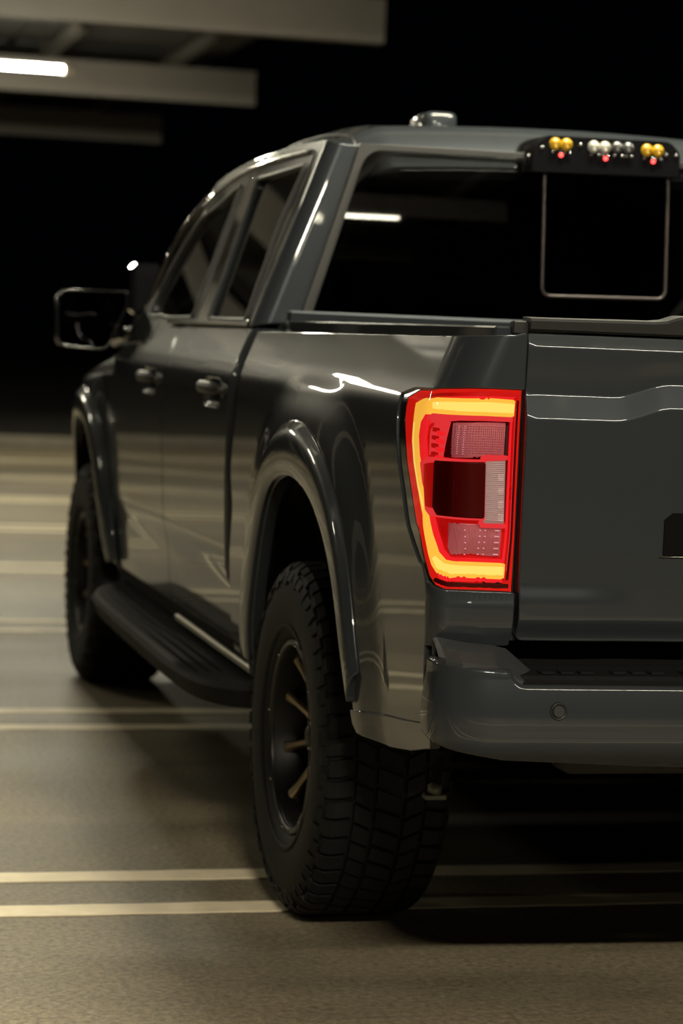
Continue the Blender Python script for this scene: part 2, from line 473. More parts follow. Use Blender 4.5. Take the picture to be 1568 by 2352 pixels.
def bulge(y, z):
    s = 0.
    for yc, zc, ry, rz in ((1.17, .42, .66, .80), (4.93, .42, .62, .78)):
        d = (np.abs((y-yc)/ry)**2.6+np.abs((z-zc)/rz)**2.6)**(1/2.6)
        s = s+.030*(1-sstep(.88, 1.13, d))
    return s
def rx_(z): return .035+.055*sstep(.90, 1.05, z)
def taper(y): return .16*np.clip(y-4.75, 0, None)**2
def bed(a, z):
    a = np.asarray(a, float); z = np.asarray(z, float)
    rx = rx_(z); ry = rx*1.35; ys = .09+ry+np.clip(a-2, 0, None)
    W = _hw(z)+bulge(ys, z); th = np.clip(a-1, 0, 1)*PI/2
    x = np.where(a < 1, .889+a*(W-rx-.889), W-rx+rx*np.sin(th))
    y = np.where(a < 2, .09+ry*(1-np.cos(th)), ys)
    # horizontal break under the lamp
    y = y-.006*sstep(.922, .890, z)*np.clip(1.6-a, 0, 1)+.02*sstep(.86, .80, z)*np.clip(2-a, 0, 1)
    return np.stack([-x, y, z+0*a], -1)
def side(y, z): return np.stack([-(_hw(z)+bulge(y, z)-taper(y)), y+0*z, z+0*y], -1)
def yb(z): return 2.12+(z-1.45)*.06
def cab(a, z):
    a = np.asarray(a, float); z = np.asarray(z, float)
    r = .05; y0 = yb(z); y = np.where(a < 1, y0+r*(1-np.cos(np.clip(a, 0, 1)*PI/2)), y0+r+(a-1))
    W = 1.0-(z-1.43)*.38-.012*np.clip(y-3.0, 0, None)**2
    x = np.where(a < 0, W-r+a, W-r+r*np.sin(np.clip(a, 0, 1)*PI/2))
    y = np.where(a < 0, y0-.02*np.clip(-a, 0, 1), y)
    return np.stack([-x, y, z+0*a], -1)

truck = empty('pickup_truck', (0, 2.9, 0))
tag(truck, 'dark grey crew cab pickup truck with a lit red taillight, parked across the white lines', 'truck')
class TP:      # parts are built in world coordinates and moved under the truck's base
    pass
def T(o, parent=truck):
    if isinstance(o, (list, tuple)):
        for q in o: T(q, parent)
        return o
    o.parent = parent; o.matrix_parent_inverse = Matrix.Translation(-Vector(wloc(parent))); return o
def wloc(p):
    v = Vector(p.location)
    return v if p.parent is None else v
def tpanel(*a, parent=truck, **k): return T(panel(*a, **k), parent)

# ---- bedside with lamp pocket and wheel opening
ARCH = [(.54, .50), (.575, .56), (.609, .63), (.650, .725), (.70, .827), (.763, .907), (.855, .980), (.97, 1.035), (1.105, 1.067), (1.221, 1.069), (1.338, 1.050), (1.43, 1.005), (1.505, .920), (1.571, .811), (1.625, .714), (1.665, .628), (1.69, .50)]
ARCHS = smooth_pts(ARCH, 3)
LAMP = [(.08, 1.314), (1.2, 1.314), (1.75, 1.309), (2.06, 1.302), (2.135, 1.287), (2.130, 1.25), (2.112, 1.21), (2.092, 1.16), (2.055, 1.11), (2.005, 1.04), (1.90, .982), (1.79, .952), (1.56, .935), (1.19, .928), (.7, .925), (.08, .925)]
def ay(y, z): return 2+(y-.09-float(rx_(z))*1.35)
bo = [(.02, 1.428), (.02, .925), (.08, .925)]
bo += LAMP[::-1][1:][:0]
outline = [(.02, 1.425), (.02, 1.320), (1.3, 1.321), (1.8, 1.316), (2.11, 1.311), (2.195, 1.296), (2.194, 1.25), (2.177, 1.20), (2.155, 1.15), (2.120, 1.10), (2.075, 1.03), (2.02, .968), (1.86, .936), (1.57, .925), (1.19, .921), (.02, .918),
           (.05, .815), (1.2, .812), (2.0, .812), (2.02, .60), (2.20, .590), (2.47, .590)]
outline += [(ay(y, z), z) for y, z in ARCHS if y > .60]
outline += [(ay(2.10, .50), .50), (ay(2.075, .8), .80), (ay(2.03, 1.2), 1.20), (ay(2.03, 1.40), 1.405)]
ga = np.concatenate([lin(0, 1, .08), lin(1, 2, .08), lin(2, 2.2, .02), lin(2.22, 4.1, .028)])
gz_ = np.concatenate([lin(.48, .8, .028), lin(.8, .95, .012), lin(.97, 1.18, .024), lin(1.19, 1.44, .012)])
tpanel('bedside', bed, outline, ga, gz_, PAINT, out=(-1, -1, 0), thick=.03, edge=.0035, mirror=True, estep=(.028, .02))
def bedin(d):
    def F(a, z):
        X = bed(a, z); e = 1e-3
        n = np.cross(bed(a+e, z)-X, bed(a, z+e)-X); n /= np.linalg.norm(n, axis=-1)[..., None]+1e-12
        s = np.where((n*np.array([-1, -1, 0.])).sum(-1) < 0, -1, 1)
        return X-n*s[..., None]*d
    return F
# bed rail cap along the top
for s in (-1, 1):
    mb = MB(); prof = [(-1.000, 1.432), (-1.000, 1.452), (-.992, 1.460), (-.93, 1.462), (-.925, 1.455), (-.925, 1.40)]
    ys = np.linspace(.085, 2.05, 24); vs = []
    for y in ys:
        dz = -.010*(y-.1)/1.9
        for x, z in prof: vs.append((x*-s*-1 if s == -1 else -x, y, z+dz-(.008*sstep(.15, .085, y))))
    if s == -1: vs = [(x, y, z) for (x, y, z) in [((p[0]), p[1], p[2]) for p in vs]]
    n = len(prof); fs = []
    for i in range(len(ys)-1):
        for j in range(n-1):
            q = (i*n+j, i*n+j+1, (i+1)*n+j+1, (i+1)*n+j); fs.append(q if s == 1 else q[::-1])
    fs += [tuple(range(n)), tuple((len(ys)-1)*n+j for j in range(n))[::-1]]
    mb.add(vs, fs); T(mb.build('bed_rail_cap', PLASTIC))
    # inner bed wall
    T(MB().box((s*.925-.02, .12, .90), (s*.925+.02, 2.03, 1.44), .004).build('bed_wall', PAINT))
T(MB().box((-.93, 2.0, .90), (.93, 2.035, 1.468), .006).build('bed_bulkhead', PAINT))
T(MB().box((-.93, .12, .88), (.93, 2.03, .91), .004).build('bed_floor', PLASTIC))
# corner stake pocket / rail end plate
# ---- flares around the four wheel openings
def flare_fn(path, base, ext, depth):
    P = np.array(path); cum = np.r_[0, np.cumsum(np.linalg.norm(np.diff(P, axis=0), axis=1))]; cum /= cum[-1]
    def F(s, t):      # s along, t 0 inner .. 1 outer
        y = np.interp(s, cum, P[:, 0]); z = np.interp(s, cum, P[:, 1])
        y2 = np.interp(np.clip(s+.01, 0, 1), cum, P[:, 0])-np.interp(np.clip(s-.01, 0, 1), cum, P[:, 0])
        z2 = np.interp(np.clip(s+.01, 0, 1), cum, P[:, 1])-np.interp(np.clip(s-.01, 0, 1), cum, P[:, 1])
        L = np.hypot(y2, z2)+1e-9; ny, nz = -z2/L, y2/L
        w = np.interp(s, *ext)
        yy = y+ny*w*t; zz = z+nz*w*t
        X = base(yy, zz)
        o = depth*(1-np.abs(np.clip(t*1.75-.75, -1, 1))**3.5)+.004
        X[..., 0] -= o
        return X
    return F
FA = flare_fn([(y, z) for y, z in ARCHS], side, ([0, .12, .3, .55, .8, 1], [.050, .07, .105, .13, .115, .10]), .015)
tpanel('wheel_flare', FA, [(.075, 0), (.97, 0), (.97, 1), (.105, 1)], lin(0, 1, .016), lin(0, 1, .1), PAINT, out=(-1, 0, 0), thick=.05, edge=.004, mirror=True)
fo = 3.73
FARCH = [(4.30, .50), (4.325, .62), (4.37, .75), (4.44, .88), (4.56, .98), (4.70, 1.03), (4.88, 1.05), (5.05, 1.04), (5.20, .985), (5.34, .88), (5.42, .75), (5.46, .62), (5.48, .50)]
FARCHS = smooth_pts(FARCH, 3)
FB = flare_fn(FARCHS, side, ([0, .5, 1], [.07, .11, .07]), .02)
tpanel('wheel_flare', FB, [(.02, 0), (.98, 0), (.98, 1), (.02, 1)], lin(0, 1, .02), lin(0, 1, .12), PAINT, out=(-1, 0, 0), thick=.05, edge=.004, mirror=True)

# ---- lower valance behind the rear wheel
VAL = [(.60, .615), (.60, .585), (.56, .555), (.45, .54), (.12, .575), (.10, .585), (.10, .64)]
tpanel('bedside_valance', lambda y, z: side(y, z)-np.array([.0, 0, 0])-0*y[..., None], [(.618, .598), (.612, .572), (.585, .556), (.42, .556), (.25, .580), (.10, .612), (.10, .655), (.30, .630)],
       lin(.1, .62, .04), lin(.5, .65, .02), PAINT, out=(-1, 0, 0), thick=.02, off=.004, mirror=True)

# ---- doors, fender, rocker
def bl(y): return 1.418-.0*y
BELT = [(2.155, 1.414), (2.7, 1.411), (3.19, 1.406)]
dz = np.concatenate([lin(.53, 1.18, .03), lin(1.19, 1.42, .012)])
def door_handle_pocket(y, z):
    X = side(y, z); h = 0
    for y0 in (2.40, 3.50):
        h = h+.016*(1-sstep(.5, 1.0, np.abs((y-y0)/.13)))*(1-sstep(.5, 1.0, np.abs((z-1.225)/.045)))
    # body side sculpting
    h = h+.012*sstep(.80, .70, z)*sstep(.48, .58, z)
    X[..., 0] += h; return X
tpanel('rear_door', door_handle_pocket, [(2.150, 1.412), (2.165, 1.0), (2.150, .76), (2.05, .62), (2.0, .56), (2.02, .545), (3.145, .535), (3.14, .75), (3.19, 1.0), (3.225, 1.2), (3.22, 1.408)], lin(2.0, 3.25, .028), dz, PAINT, out=(-1, 0, 0), thick=.03, edge=.004, mirror=True, estep=(.028, .02))
tpanel('front_door', door_handle_pocket, [(3.232, 1.406), (3.237, 1.2), (3.202, 1.0), (3.152, .75), (3.157, .535), (4.24, .53), (4.275, .8), (4.30, 1.1), (4.31, 1.30), (4.12, 1.335), (3.78, 1.345), (3.62, 1.375), (3.48, 1.405)], lin(3.1, 4.32, .028), dz, PAINT, out=(-1, 0, 0), thick=.03, edge=.004, mirror=True, estep=(.028, .02))
# narrow cab corner panel between the rear door and the bed
def corner_fn(y, z):
    X = side(y, z); X[..., 0] += .085*np.clip((2.155-y)/.09, 0, 1)**1.8; return X
tpanel('cab_corner', corner_fn, [(2.060, 1.412), (2.060, 1.2), (2.105, .8), (2.125, .70), (2.14, .72), (2.152, .76), (2.1535, 1.0), (2.139, 1.412)], lin(2.05, 2.16, .012), dz, PAINT, out=(-1, 0, 0), thick=.03, edge=.003, mirror=True)
def fen(y, z):
    X = side(y, z); return X
FT = [(4.312, 1.330), (4.6, 1.318), (4.9, 1.295), (5.2, 1.265), (5.5, 1.225), (5.66, 1.19)]
fo_ = [(4.320, 1.325)]+FT[1:]+[(5.70, 1.05), (5.70, .9), (5.66, .62), (5.50, .58)]+[(y, z) for y, z in FARCHS[::-1] if z > .53]+[(4.255, .53), (4.288, .8), (4.313, 1.1)]
def fendtop(y, z):
    X = side(y, z); zt = 1.335-.10*np.clip((y-4.3)/1.4, 0, 1)**1.4
    X[..., 0] += .10*sstep(0, 1, (z-(zt-.13))/.13)**1.6
    return X
tpanel('front_fender', fendtop, fo_, lin(4.25, 5.71, .03), np.concatenate([lin(.53, 1.1, .03), lin(1.11, 1.34, .012)]), PAINT, out=(-1, 0, 0), thick=.03, edge=.004, mirror=True, estep=(.03, .02))
tpanel('rocker_panel', lambda y, z: side(y, z), [(1.72, .535), (4.27, .52), (4.26, .46), (1.78, .46)], lin(1.7, 4.3, .06), lin(.45, .54, .02), PLASTIC, out=(-1, 0, 0), thick=.06, off=-.008, mirror=True)

# ---- cab sides (pillars and roof rail round the side glass)
A_P = [(4.175-1.30+.17, 1.43)]
CABO = [(-.095, 1.435), (-.080, 1.56), (-.074, 1.70), (-.075, 1.85), (-.088, 1.915), (-.12, 1.932), (.5, 1.942), (1.06, 1.950), (1.45, 1.958), (2.03, 1.948), (2.35, 1.925), (2.50, 1.905), (2.69, 1.815), (2.80, 1.71), (2.86, 1.615), (3.09, 1.43), (3.14, 1.345), (2.55, 1.36), (2.35, 1.400), (2.2, 1.422), (1.9, 1.424), (1.0, 1.424)]
RG = round_poly([(1.10, 1.885), (1.14, 1.72), (1.10, 1.54), (1.07, 1.437), (1.64, 1.437), (1.75, 1.876)], [.02, .0, .0, .02, .02, .03], 4)
FG = round_poly([(1.985, 1.872), (2.28, 1.812), (2.50, 1.785), (2.65, 1.69), (2.75, 1.60), (2.80, 1.50), (2.80, 1.44), (2.52, 1.445), (2.36, 1.437), (1.90, 1.441)], [.02, 0, .03, 0, 0, .02, .03, .05, .05, .02], 4)
cg = np.concatenate([lin(-.16, 0, .02), lin(0, 1, .12), lin(1, 1.3, .02), lin(1.32, 3.2, .035)])
tpanel('cab_side', cab, CABO, cg, lin(1.34, 1.97, .018), PAINT, holes=[RG, FG], out=(-1, -.3, .2), thick=.03, edge=.004, mirror=True, estep=(.03, .018))
def scalep(P, k):
    P = np.array(P); c = P.mean(0); return [tuple(c+(p-c)*k) for p in P]
for G_, nm in ((RG, 'rear_side_window'), (FG, 'front_side_window')):
    tpanel(nm, cab, scalep(G_, 1.02), lin(1, 3, .05), lin(1.42, 1.9, .04), TINT if nm[0] == 'r' else TINTF, out=(-1, 0, .2), thick=0, off=-.010, mirror=True)
    pts = cab(np.array([p[0] for p in G_]), np.array([p[1] for p in G_]))
    for s in (1, -1):
        T(MB().tube([(x*s, y, z) for x, y, z in pts-np.array([.002, 0, 0])], .007, 6, closed=True).build('window_seal', SEAL))
# body-side drip moulding over the doors + bright upper trim, door frame lines
def curve_part(name, pts, r, m, n=8, mirror=True):
    for s in ((1, -1) if mirror else (1,)):
        T(MB().tube([(x*s, y, z) for x, y, z in pts], r, n).build(name, m))
def on_cab(l, off=.0):
    P = cab(np.array([p[0] for p in l]), np.array([p[1] for p in l])); P[:, 0] -= off; return P
curve_part('drip_moulding', on_cab(smooth_pts([(1.10, 1.925), (1.45, 1.928), (1.9, 1.922), (2.3, 1.885), (2.52, 1.845), (2.70, 1.755), (2.80, 1.66), (2.88, 1.57)], 5), .002), .006, GLOSSB)
curve_part('door_shut_line', on_cab(smooth_pts([(1.03, 1.43), (1.05, 1.6), (1.035, 1.8), (1.06, 1.91)], 5), -.002), .005, SEAL)
curve_part('door_shut_line', on_cab(smooth_pts([(1.84, 1.43), (1.86, 1.65), (1.915, 1.91)], 5), -.002), .005, SEAL)
tpanel('pillar_trim', cab, [(1.66, 1.437), (1.80, 1.437), (1.885, 1.878), (1.77, 1.883)], lin(1.6, 1.9, .04), lin(1.43, 1.9, .04), GLOSSB, out=(-1, 0, 0), thick=.01, off=.003, edge=.003, mirror=True)
tpanel('belt_moulding', cab, [(1.02, 1.423), (2.34, 1.423), (2.34, 1.434), (1.02, 1.434)], lin(1, 2.4, .08), lin(1.41, 1.44, .008), GLOSSB, out=(-1, 0, 0), thick=.012, off=.006, edge=.004, mirror=True)

# ---- roof
def roofz(x, y):
    x = np.abs(x)
    z = 2.052-.030*(x/.72)**2-.075*sstep(.60, .84, x)*1.0
    z = z-.040*np.clip((2.75-y)/.6, 0, 1)**2-.115*(np.clip((2.31-y)/.15, 0, 1))**1.6
    z = z-.135*np.clip((y-2.9)/.85, 0, 1)**2
    return z
def roof(x, y): return np.stack([x+0*y, y+0*x, roofz(x, y)], -1)
tpanel('roof_panel', roof, round_poly([(-.795, 2.22), (-.74, 2.155), (.74, 2.155), (.795, 2.22), (.80, 3.55), (.72, 3.70), (.3, 3.76), (-.3, 3.76), (-.72, 3.70), (-.80, 3.55)], .05, 4),
       np.r_[lin(-.8, -.6, .018), lin(-.58, .58, .04), lin(.6, .8, .018)], np.r_[lin(2.15, 2.40, .008), lin(2.48, 3.8, .06)], PAINT, out=(0, 0, 1), thick=.03, edge=.006, estep=(.03, .03))
for s in (-1, 1):      # ditch mouldings
    T(MB().tube([(s*.70, y, float(roofz(.70, y))+.001) for y in np.linspace(2.24, 3.6, 20)], .006, 6).build('roof_moulding', SEAL))
# ---- back glass and its surround
def back(x, z): return np.stack([x+0*z, yb(z)-.02-.03*(1-(x/.9)**2)-.0045*(1-((z-1.69)/.24)**2), z+0*x], -1)
WB = round_poly([(-.845, 1.455), (-.70, 1.925), (.70, 1.925), (.845, 1.455)], [.02, .05, .05, .02], 5)
tpanel('back_window', back, WB, lin(-.85, .85, .06), lin(1.45, 1.93, .04), TINT, out=(0, -1, .1), thick=0)
tpanel('window_surround', lambda x, z: back(x, z)+np.array([0, .012, 0]), [(-.875, 1.44), (-.715, 1.94), (.715, 1.94), (.875, 1.44)], lin(-.9, .9, .08), lin(1.44, 1.95, .05), SEAL, holes=[scalep(WB, .955)], out=(0, -1, 0), thick=.01, edge=.002)
sp = round_poly([(-.185, 1.540), (.188, 1.546), (.188, 1.90), (-.185, 1.90)], .028, 6)
P = back(np.array([p[0] for p in sp]), np.array([p[1] for p in sp]))
T(MB().tube([(x, y-.003, z) for x, y, z in P], .0055, 8, closed=True).build('sliding_window_frame', mat('frame_trim', (.035, .028, .028), .35, .5)))
# cab back wall under the glass
T(MB().box((-.93, 2.12, .6), (.93, 2.16, 1.46), .01).build('cab_back_wall', PAINT))
# ---- interior
it = []
T(MB().box((-.85, 2.18, .62), (.85, 4.1, .70), .01).build('cab_floor', SEATM))
for x0, x1, y in ((-.80, -.28, 2.36), (-.26, .26, 2.36), (.28, .80, 2.36), (-.78, -.22, 3.35), (.22, .78, 3.35)):
    T(MB().box((x0, y, .95), (x1, y+.14, 1.44), .04).build('seat_back', SEATM))
    xm = (x0+x1)/2; T(MB().box((xm-.12, y-.0, 1.49), (xm+.12, y+.10, 1.64), .035).build('headrest', SEATM))
    T(MB().box((x0, y+.1, .78), (x1, y+.6, .95), .04).build('seat_cushion', SEATM))
T(MB().box((-.85, 4.0, 1.05), (.85, 4.3, 1.38), .05).build('dashboard', SEATM))
# ---- windscreen
AE = smooth_pts([(-.965, 4.22, 1.40), (-.93, 4.02, 1.60), (-.885, 3.90, 1.74), (-.83, 3.78, 1.84), (-.775, 3.66, 1.915)], 5)
AEa = np.array(AE); tt = np.linspace(0, 1, len(AEa))
def ws(s, t):
    x = np.interp(t, tt, AEa[:, 0]); y = np.interp(t, tt, AEa[:, 1]); z = np.interp(t, tt, AEa[:, 2])
    return np.stack([-x*s, y+.34*(1-s*s)*(1-t)+.10*(1-s*s)*t, z+.015*(1-s*s)], -1)
tpanel('windscreen', ws, [(-1, 0), (1, 0), (1, 1), (-1, 1)], lin(-1, 1, .08), lin(0, 1, .08), TINTF, out=(0, 1, .5), thick=0)
curve_part('a_pillar_moulding', [(x-.006, y+.006, z) for x, y, z in AE], .011, GLOSSB)
# ---- hood, cowl, front end
def hood(x, y):
    ax = np.abs(x); z = 1.352-.10*np.clip((y-4.3)/1.4, 0, 1)**1.4+.03*(1-(ax/.93)**2)+.018*sstep(.55, .45, ax)
    z = z-.12*np.clip((y-5.5)/.25, 0, 1)**2-.03*sstep(.80, .93, ax)
    return np.stack([x+0*y, y+0*x, z], -1)
tpanel('hood', hood, [(-.925, 4.33), (-.5, 4.50), (.5, 4.50), (.925, 4.33), (.86, 5.3), (.78, 5.70), (-.78, 5.70), (-.86, 5.3)], lin(-.93, .93, .05), lin(4.3, 5.72, .05), PAINT, out=(0, 0, 1), thick=.03, edge=.006)
T(MB().box((-.90, 4.22, 1.28), (.90, 4.55, 1.345), .02).build('cowl', PLASTIC))
T(MB().box((-.66, 5.66, .80), (.66, 5.78, 1.20), .04).build('grille', SKIN_DARK))
for s in (-1, 1):
    T(MB().box((s*.83-.14, 5.52, .86), (s*.83+.14, 5.72, 1.14), .04).build('headlight', GLOSSB))
T(MB().box((-.93, 5.62, .52), (.93, 5.90, .76), .06).build('front_bumper', PAINT))

# ---- inner liners, frame, underbody
def liner(yc, s, mb):
    n = 24; vs = []
    for i in range(n+1):
        a = .12+(PI-.24)*i/n; r = .60
        for x in (1.035, .70): vs.append((s*x, yc+r*math.cos(a)*.98, .47+r*math.sin(a)))
    fs = [(2*i, 2*i+1, 2*i+3, 2*i+2) for i in range(n)]; mb.add(vs, fs, True)
    vs = [(s*.70, yc, .47)]+[(s*.70, yc+.60*math.cos(.12+(PI-.24)*i/n), .47+.6*math.sin(.12+(PI-.24)*i/n)) for i in range(n+1)]
    mb.add(vs, [(0, i, i+1) for i in range(1, n+1)])
for yc in (1.16, 4.89):
    for s in (-1, 1):
        mb = MB(); liner(yc, s, mb); T(mb.build('wheel_well', LINER))
for s in (-1, 1):
    T(MB().box((s*.46-.05, .12, .56), (s*.46+.05, 5.6, .72), .01).build('frame_rail', DARK))
    T(MB().box((s*.98-.04, 1.80, .48), (s*.98+.04, 4.25, .66), .01).build('sill', DARK))
T(MB().box((-.95, 1.82, .66), (.95, 4.24, .70)).build('cab_underbody', DARK))
T(MB().tube([(-.78, 1.24, .43), (.78, 1.24, .43)], .05, 14).build('rear_axle', DARK))
T(MB().lathe([(-.16, .0), (-.15, .09), (-.06, .15), (.06, .15), (.15, .09), (.16, 0)], 20, 'y', (0, 1.24, .44)).build('differential', DARK))
T(MB().tube([(-.75, 4.93, .43), (.75, 4.93, .43)], .04, 12).build('front_axle', DARK))
T(MB().lathe([(-.10, .0), (-.10, .30), (-.06, .37), (.06, .37), (.10, .30), (.10, 0)], 40, 'z', (0, .62, .60)).build('spare_tyre', RUBBER))
for s in (-1, 1):
    sh = T(MB().tube([(s*.60, 1.05, .42), (s*.56, .86, .80)], [.028, .034], 12).build('shock_absorber', DARK))
    T(MB().box((s*.55-.035, .45, .50), (s*.55+.035, 1.95, .53), .006).build('leaf_spring', DARK))
mb = MB(); mb.box((-.905, .585, .405), (-.855, .615, .418), .003); mb.lathe([(0, 0), (0, .016), (.018, .016), (.022, .008), (.03, .006), (.03, 0)], 12, 'z', (-.88, .60, .418))
T(mb.build('tow_bracket_bolt', mat('zinc', (.12, .13, .11), .5, .5)))
T(MB().tube([(-.88, .60, .44), (-.84, .62, .60)], .012, 8).build('bracket_arm', DARK))
T(MB().lathe([(-.26, 0), (-.25, .07), (-.22, .085), (.22, .085), (.25, .07), (.26, 0)], 20, 'x', (-.42, .42, .58)).build('muffler', mat('dull_exhaust', (.05, .05, .055), .5, .7)))
T(MB().box((-.88, .05, .62), (.88, .12, .74), .02).build('bumper_beam', DARK))
T(MB().box((-.93, .18, .60), (.93, .24, .90), .01).build('rear_sill', DARK))

# ---- tailgate
def tgy(x, z):
    ax = np.abs(x)
    y = .088+0*x
    zl = 1.310+0*x                # crease rising toward the middle
    y = y+.0152*np.clip((z-(zl-.050))/.048, 0, 1)
    y = y-.0045*sstep(zl, 1.40, z)
    y = y+.0098*np.clip((z-1.402)/.030, 0, 1.2)             # top roll
    y = y-.0065*sstep(.940, .902, z)*sstep(.64, .76, ax)   # lower break, fading inboard
    y = y+.022*sstep(.875, .825, z)
    y = y-.012*(1-(ax/.88)**2)
    return y
def tg(x, w):      # the crease and its ledge rise together toward the middle
    lift = .028*sstep(.70, .58, np.abs(x))
    return np.stack([x+0*w, tgy(x, w), w+lift*sstep(1.20, 1.262, w)*sstep(1.400, 1.315, w)], -1)
tpanel('tailgate', tg, round_poly([(-.8785, 1.4275), (-.8785, .93), (-.8765, .826), (.8765, .826), (.8785, .93), (.8785, 1.4275)], [.004, 0, .012, .012, 0, .004], 3),
       np.r_[lin(-.88, -.74, .02), lin(-.73, -.50, .014), lin(-.46, .46, .06), lin(.5, .88, .02)], np.r_[lin(.82, .94, .008), lin(.96, 1.23, .03), lin(1.24, 1.43, .006)], PAINT, out=(0, -1, 0), thick=.03, edge=.0035, estep=(.03, .012))
# spoiler cap on top of the tailgate
mb = MB(); xs = np.r_[np.linspace(-.882, -.60, 12), np.linspace(-.58, -.54, 5), np.linspace(-.5, .5, 8), np.linspace(.54, .58, 5), np.linspace(.6, .882, 12)]; vs = []
for x in xs:
    h = 1.4575+.003*sstep(.88, .6, abs(x))+.012*sstep(.615, .565, abs(x)); b = .010*(1-(x/.88)**2)
    for y, z in ((.098, 1.4325), (.090-0*b, 1.437), (.088, h-.005), (.092, h), (.14, h+.003), (.145, 1.44), (.14, 1.42)): vs.append((x, y-b, z))
n = 7; fs = [(i*n+j, (i+1)*n+j, (i+1)*n+j+1, i*n+j+1) for i in range(len(xs)-1) for j in range(n-1)]
fs += [tuple(range(n)), tuple((len(xs)-1)*n+j for j in range(n))[::-1]]
mb.add(vs, fs); T(mb.build('tailgate_spoiler', PLASTIC))
T(MB().box((-.86, .125, .84), (.86, .16, 1.43), .004).build('tailgate_inner', DARK))
T(MB().box((-.14, .055, 1.325), (.14, .085, 1.385), .01).build('tailgate_handle', GLOSSB))
# stamped dark letter whose edge shows at the right of the picture
mb = MB(); L = [(-.587, 1.000), (-.587, 1.070), (-.570, 1.084), (-.46, 1.084), (-.46, 1.064), (-.528, 1.064), (-.528, 1.050), (-.48, 1.050), (-.48, 1.032), (-.528, 1.032), (-.528, 1.000)]
m_ = len(L); yv = lambda x: float(tgy(np.array(x), np.array(1.05)))
vs = [(x, yv(x)-.0035, z) for x, z in L]+[(x, yv(x)+.004, z) for x, z in L]
mb.add(vs, [tuple(range(m_))[::-1]]+[(i, (i+1) % m_, m_+(i+1) % m_, m_+i) for i in range(m_)]); 
T(mb.build('tailgate_letter', mat('letter_black', (.004, .004, .004), .9, spec=.05)))
T(MB().tube([(x, yv(x)-.0035, z) for x, z in [(-.594, .997), (-.50, .997)]], .0016, 6).build('letter_edge', CHROME))
# dark shut gap behind panel edges
for s in (-1, 1):
    T(MB().box((s*.90-.03, .13, .82), (s*.90+.03, .17, 1.44)).build('tailgate_pillar', SEAL))
    T(MB().box((s*.90-.012, .108, 1.425), (s*.90+.10, .13, 1.452), .003).build('rail_end_cap', PLASTIC))

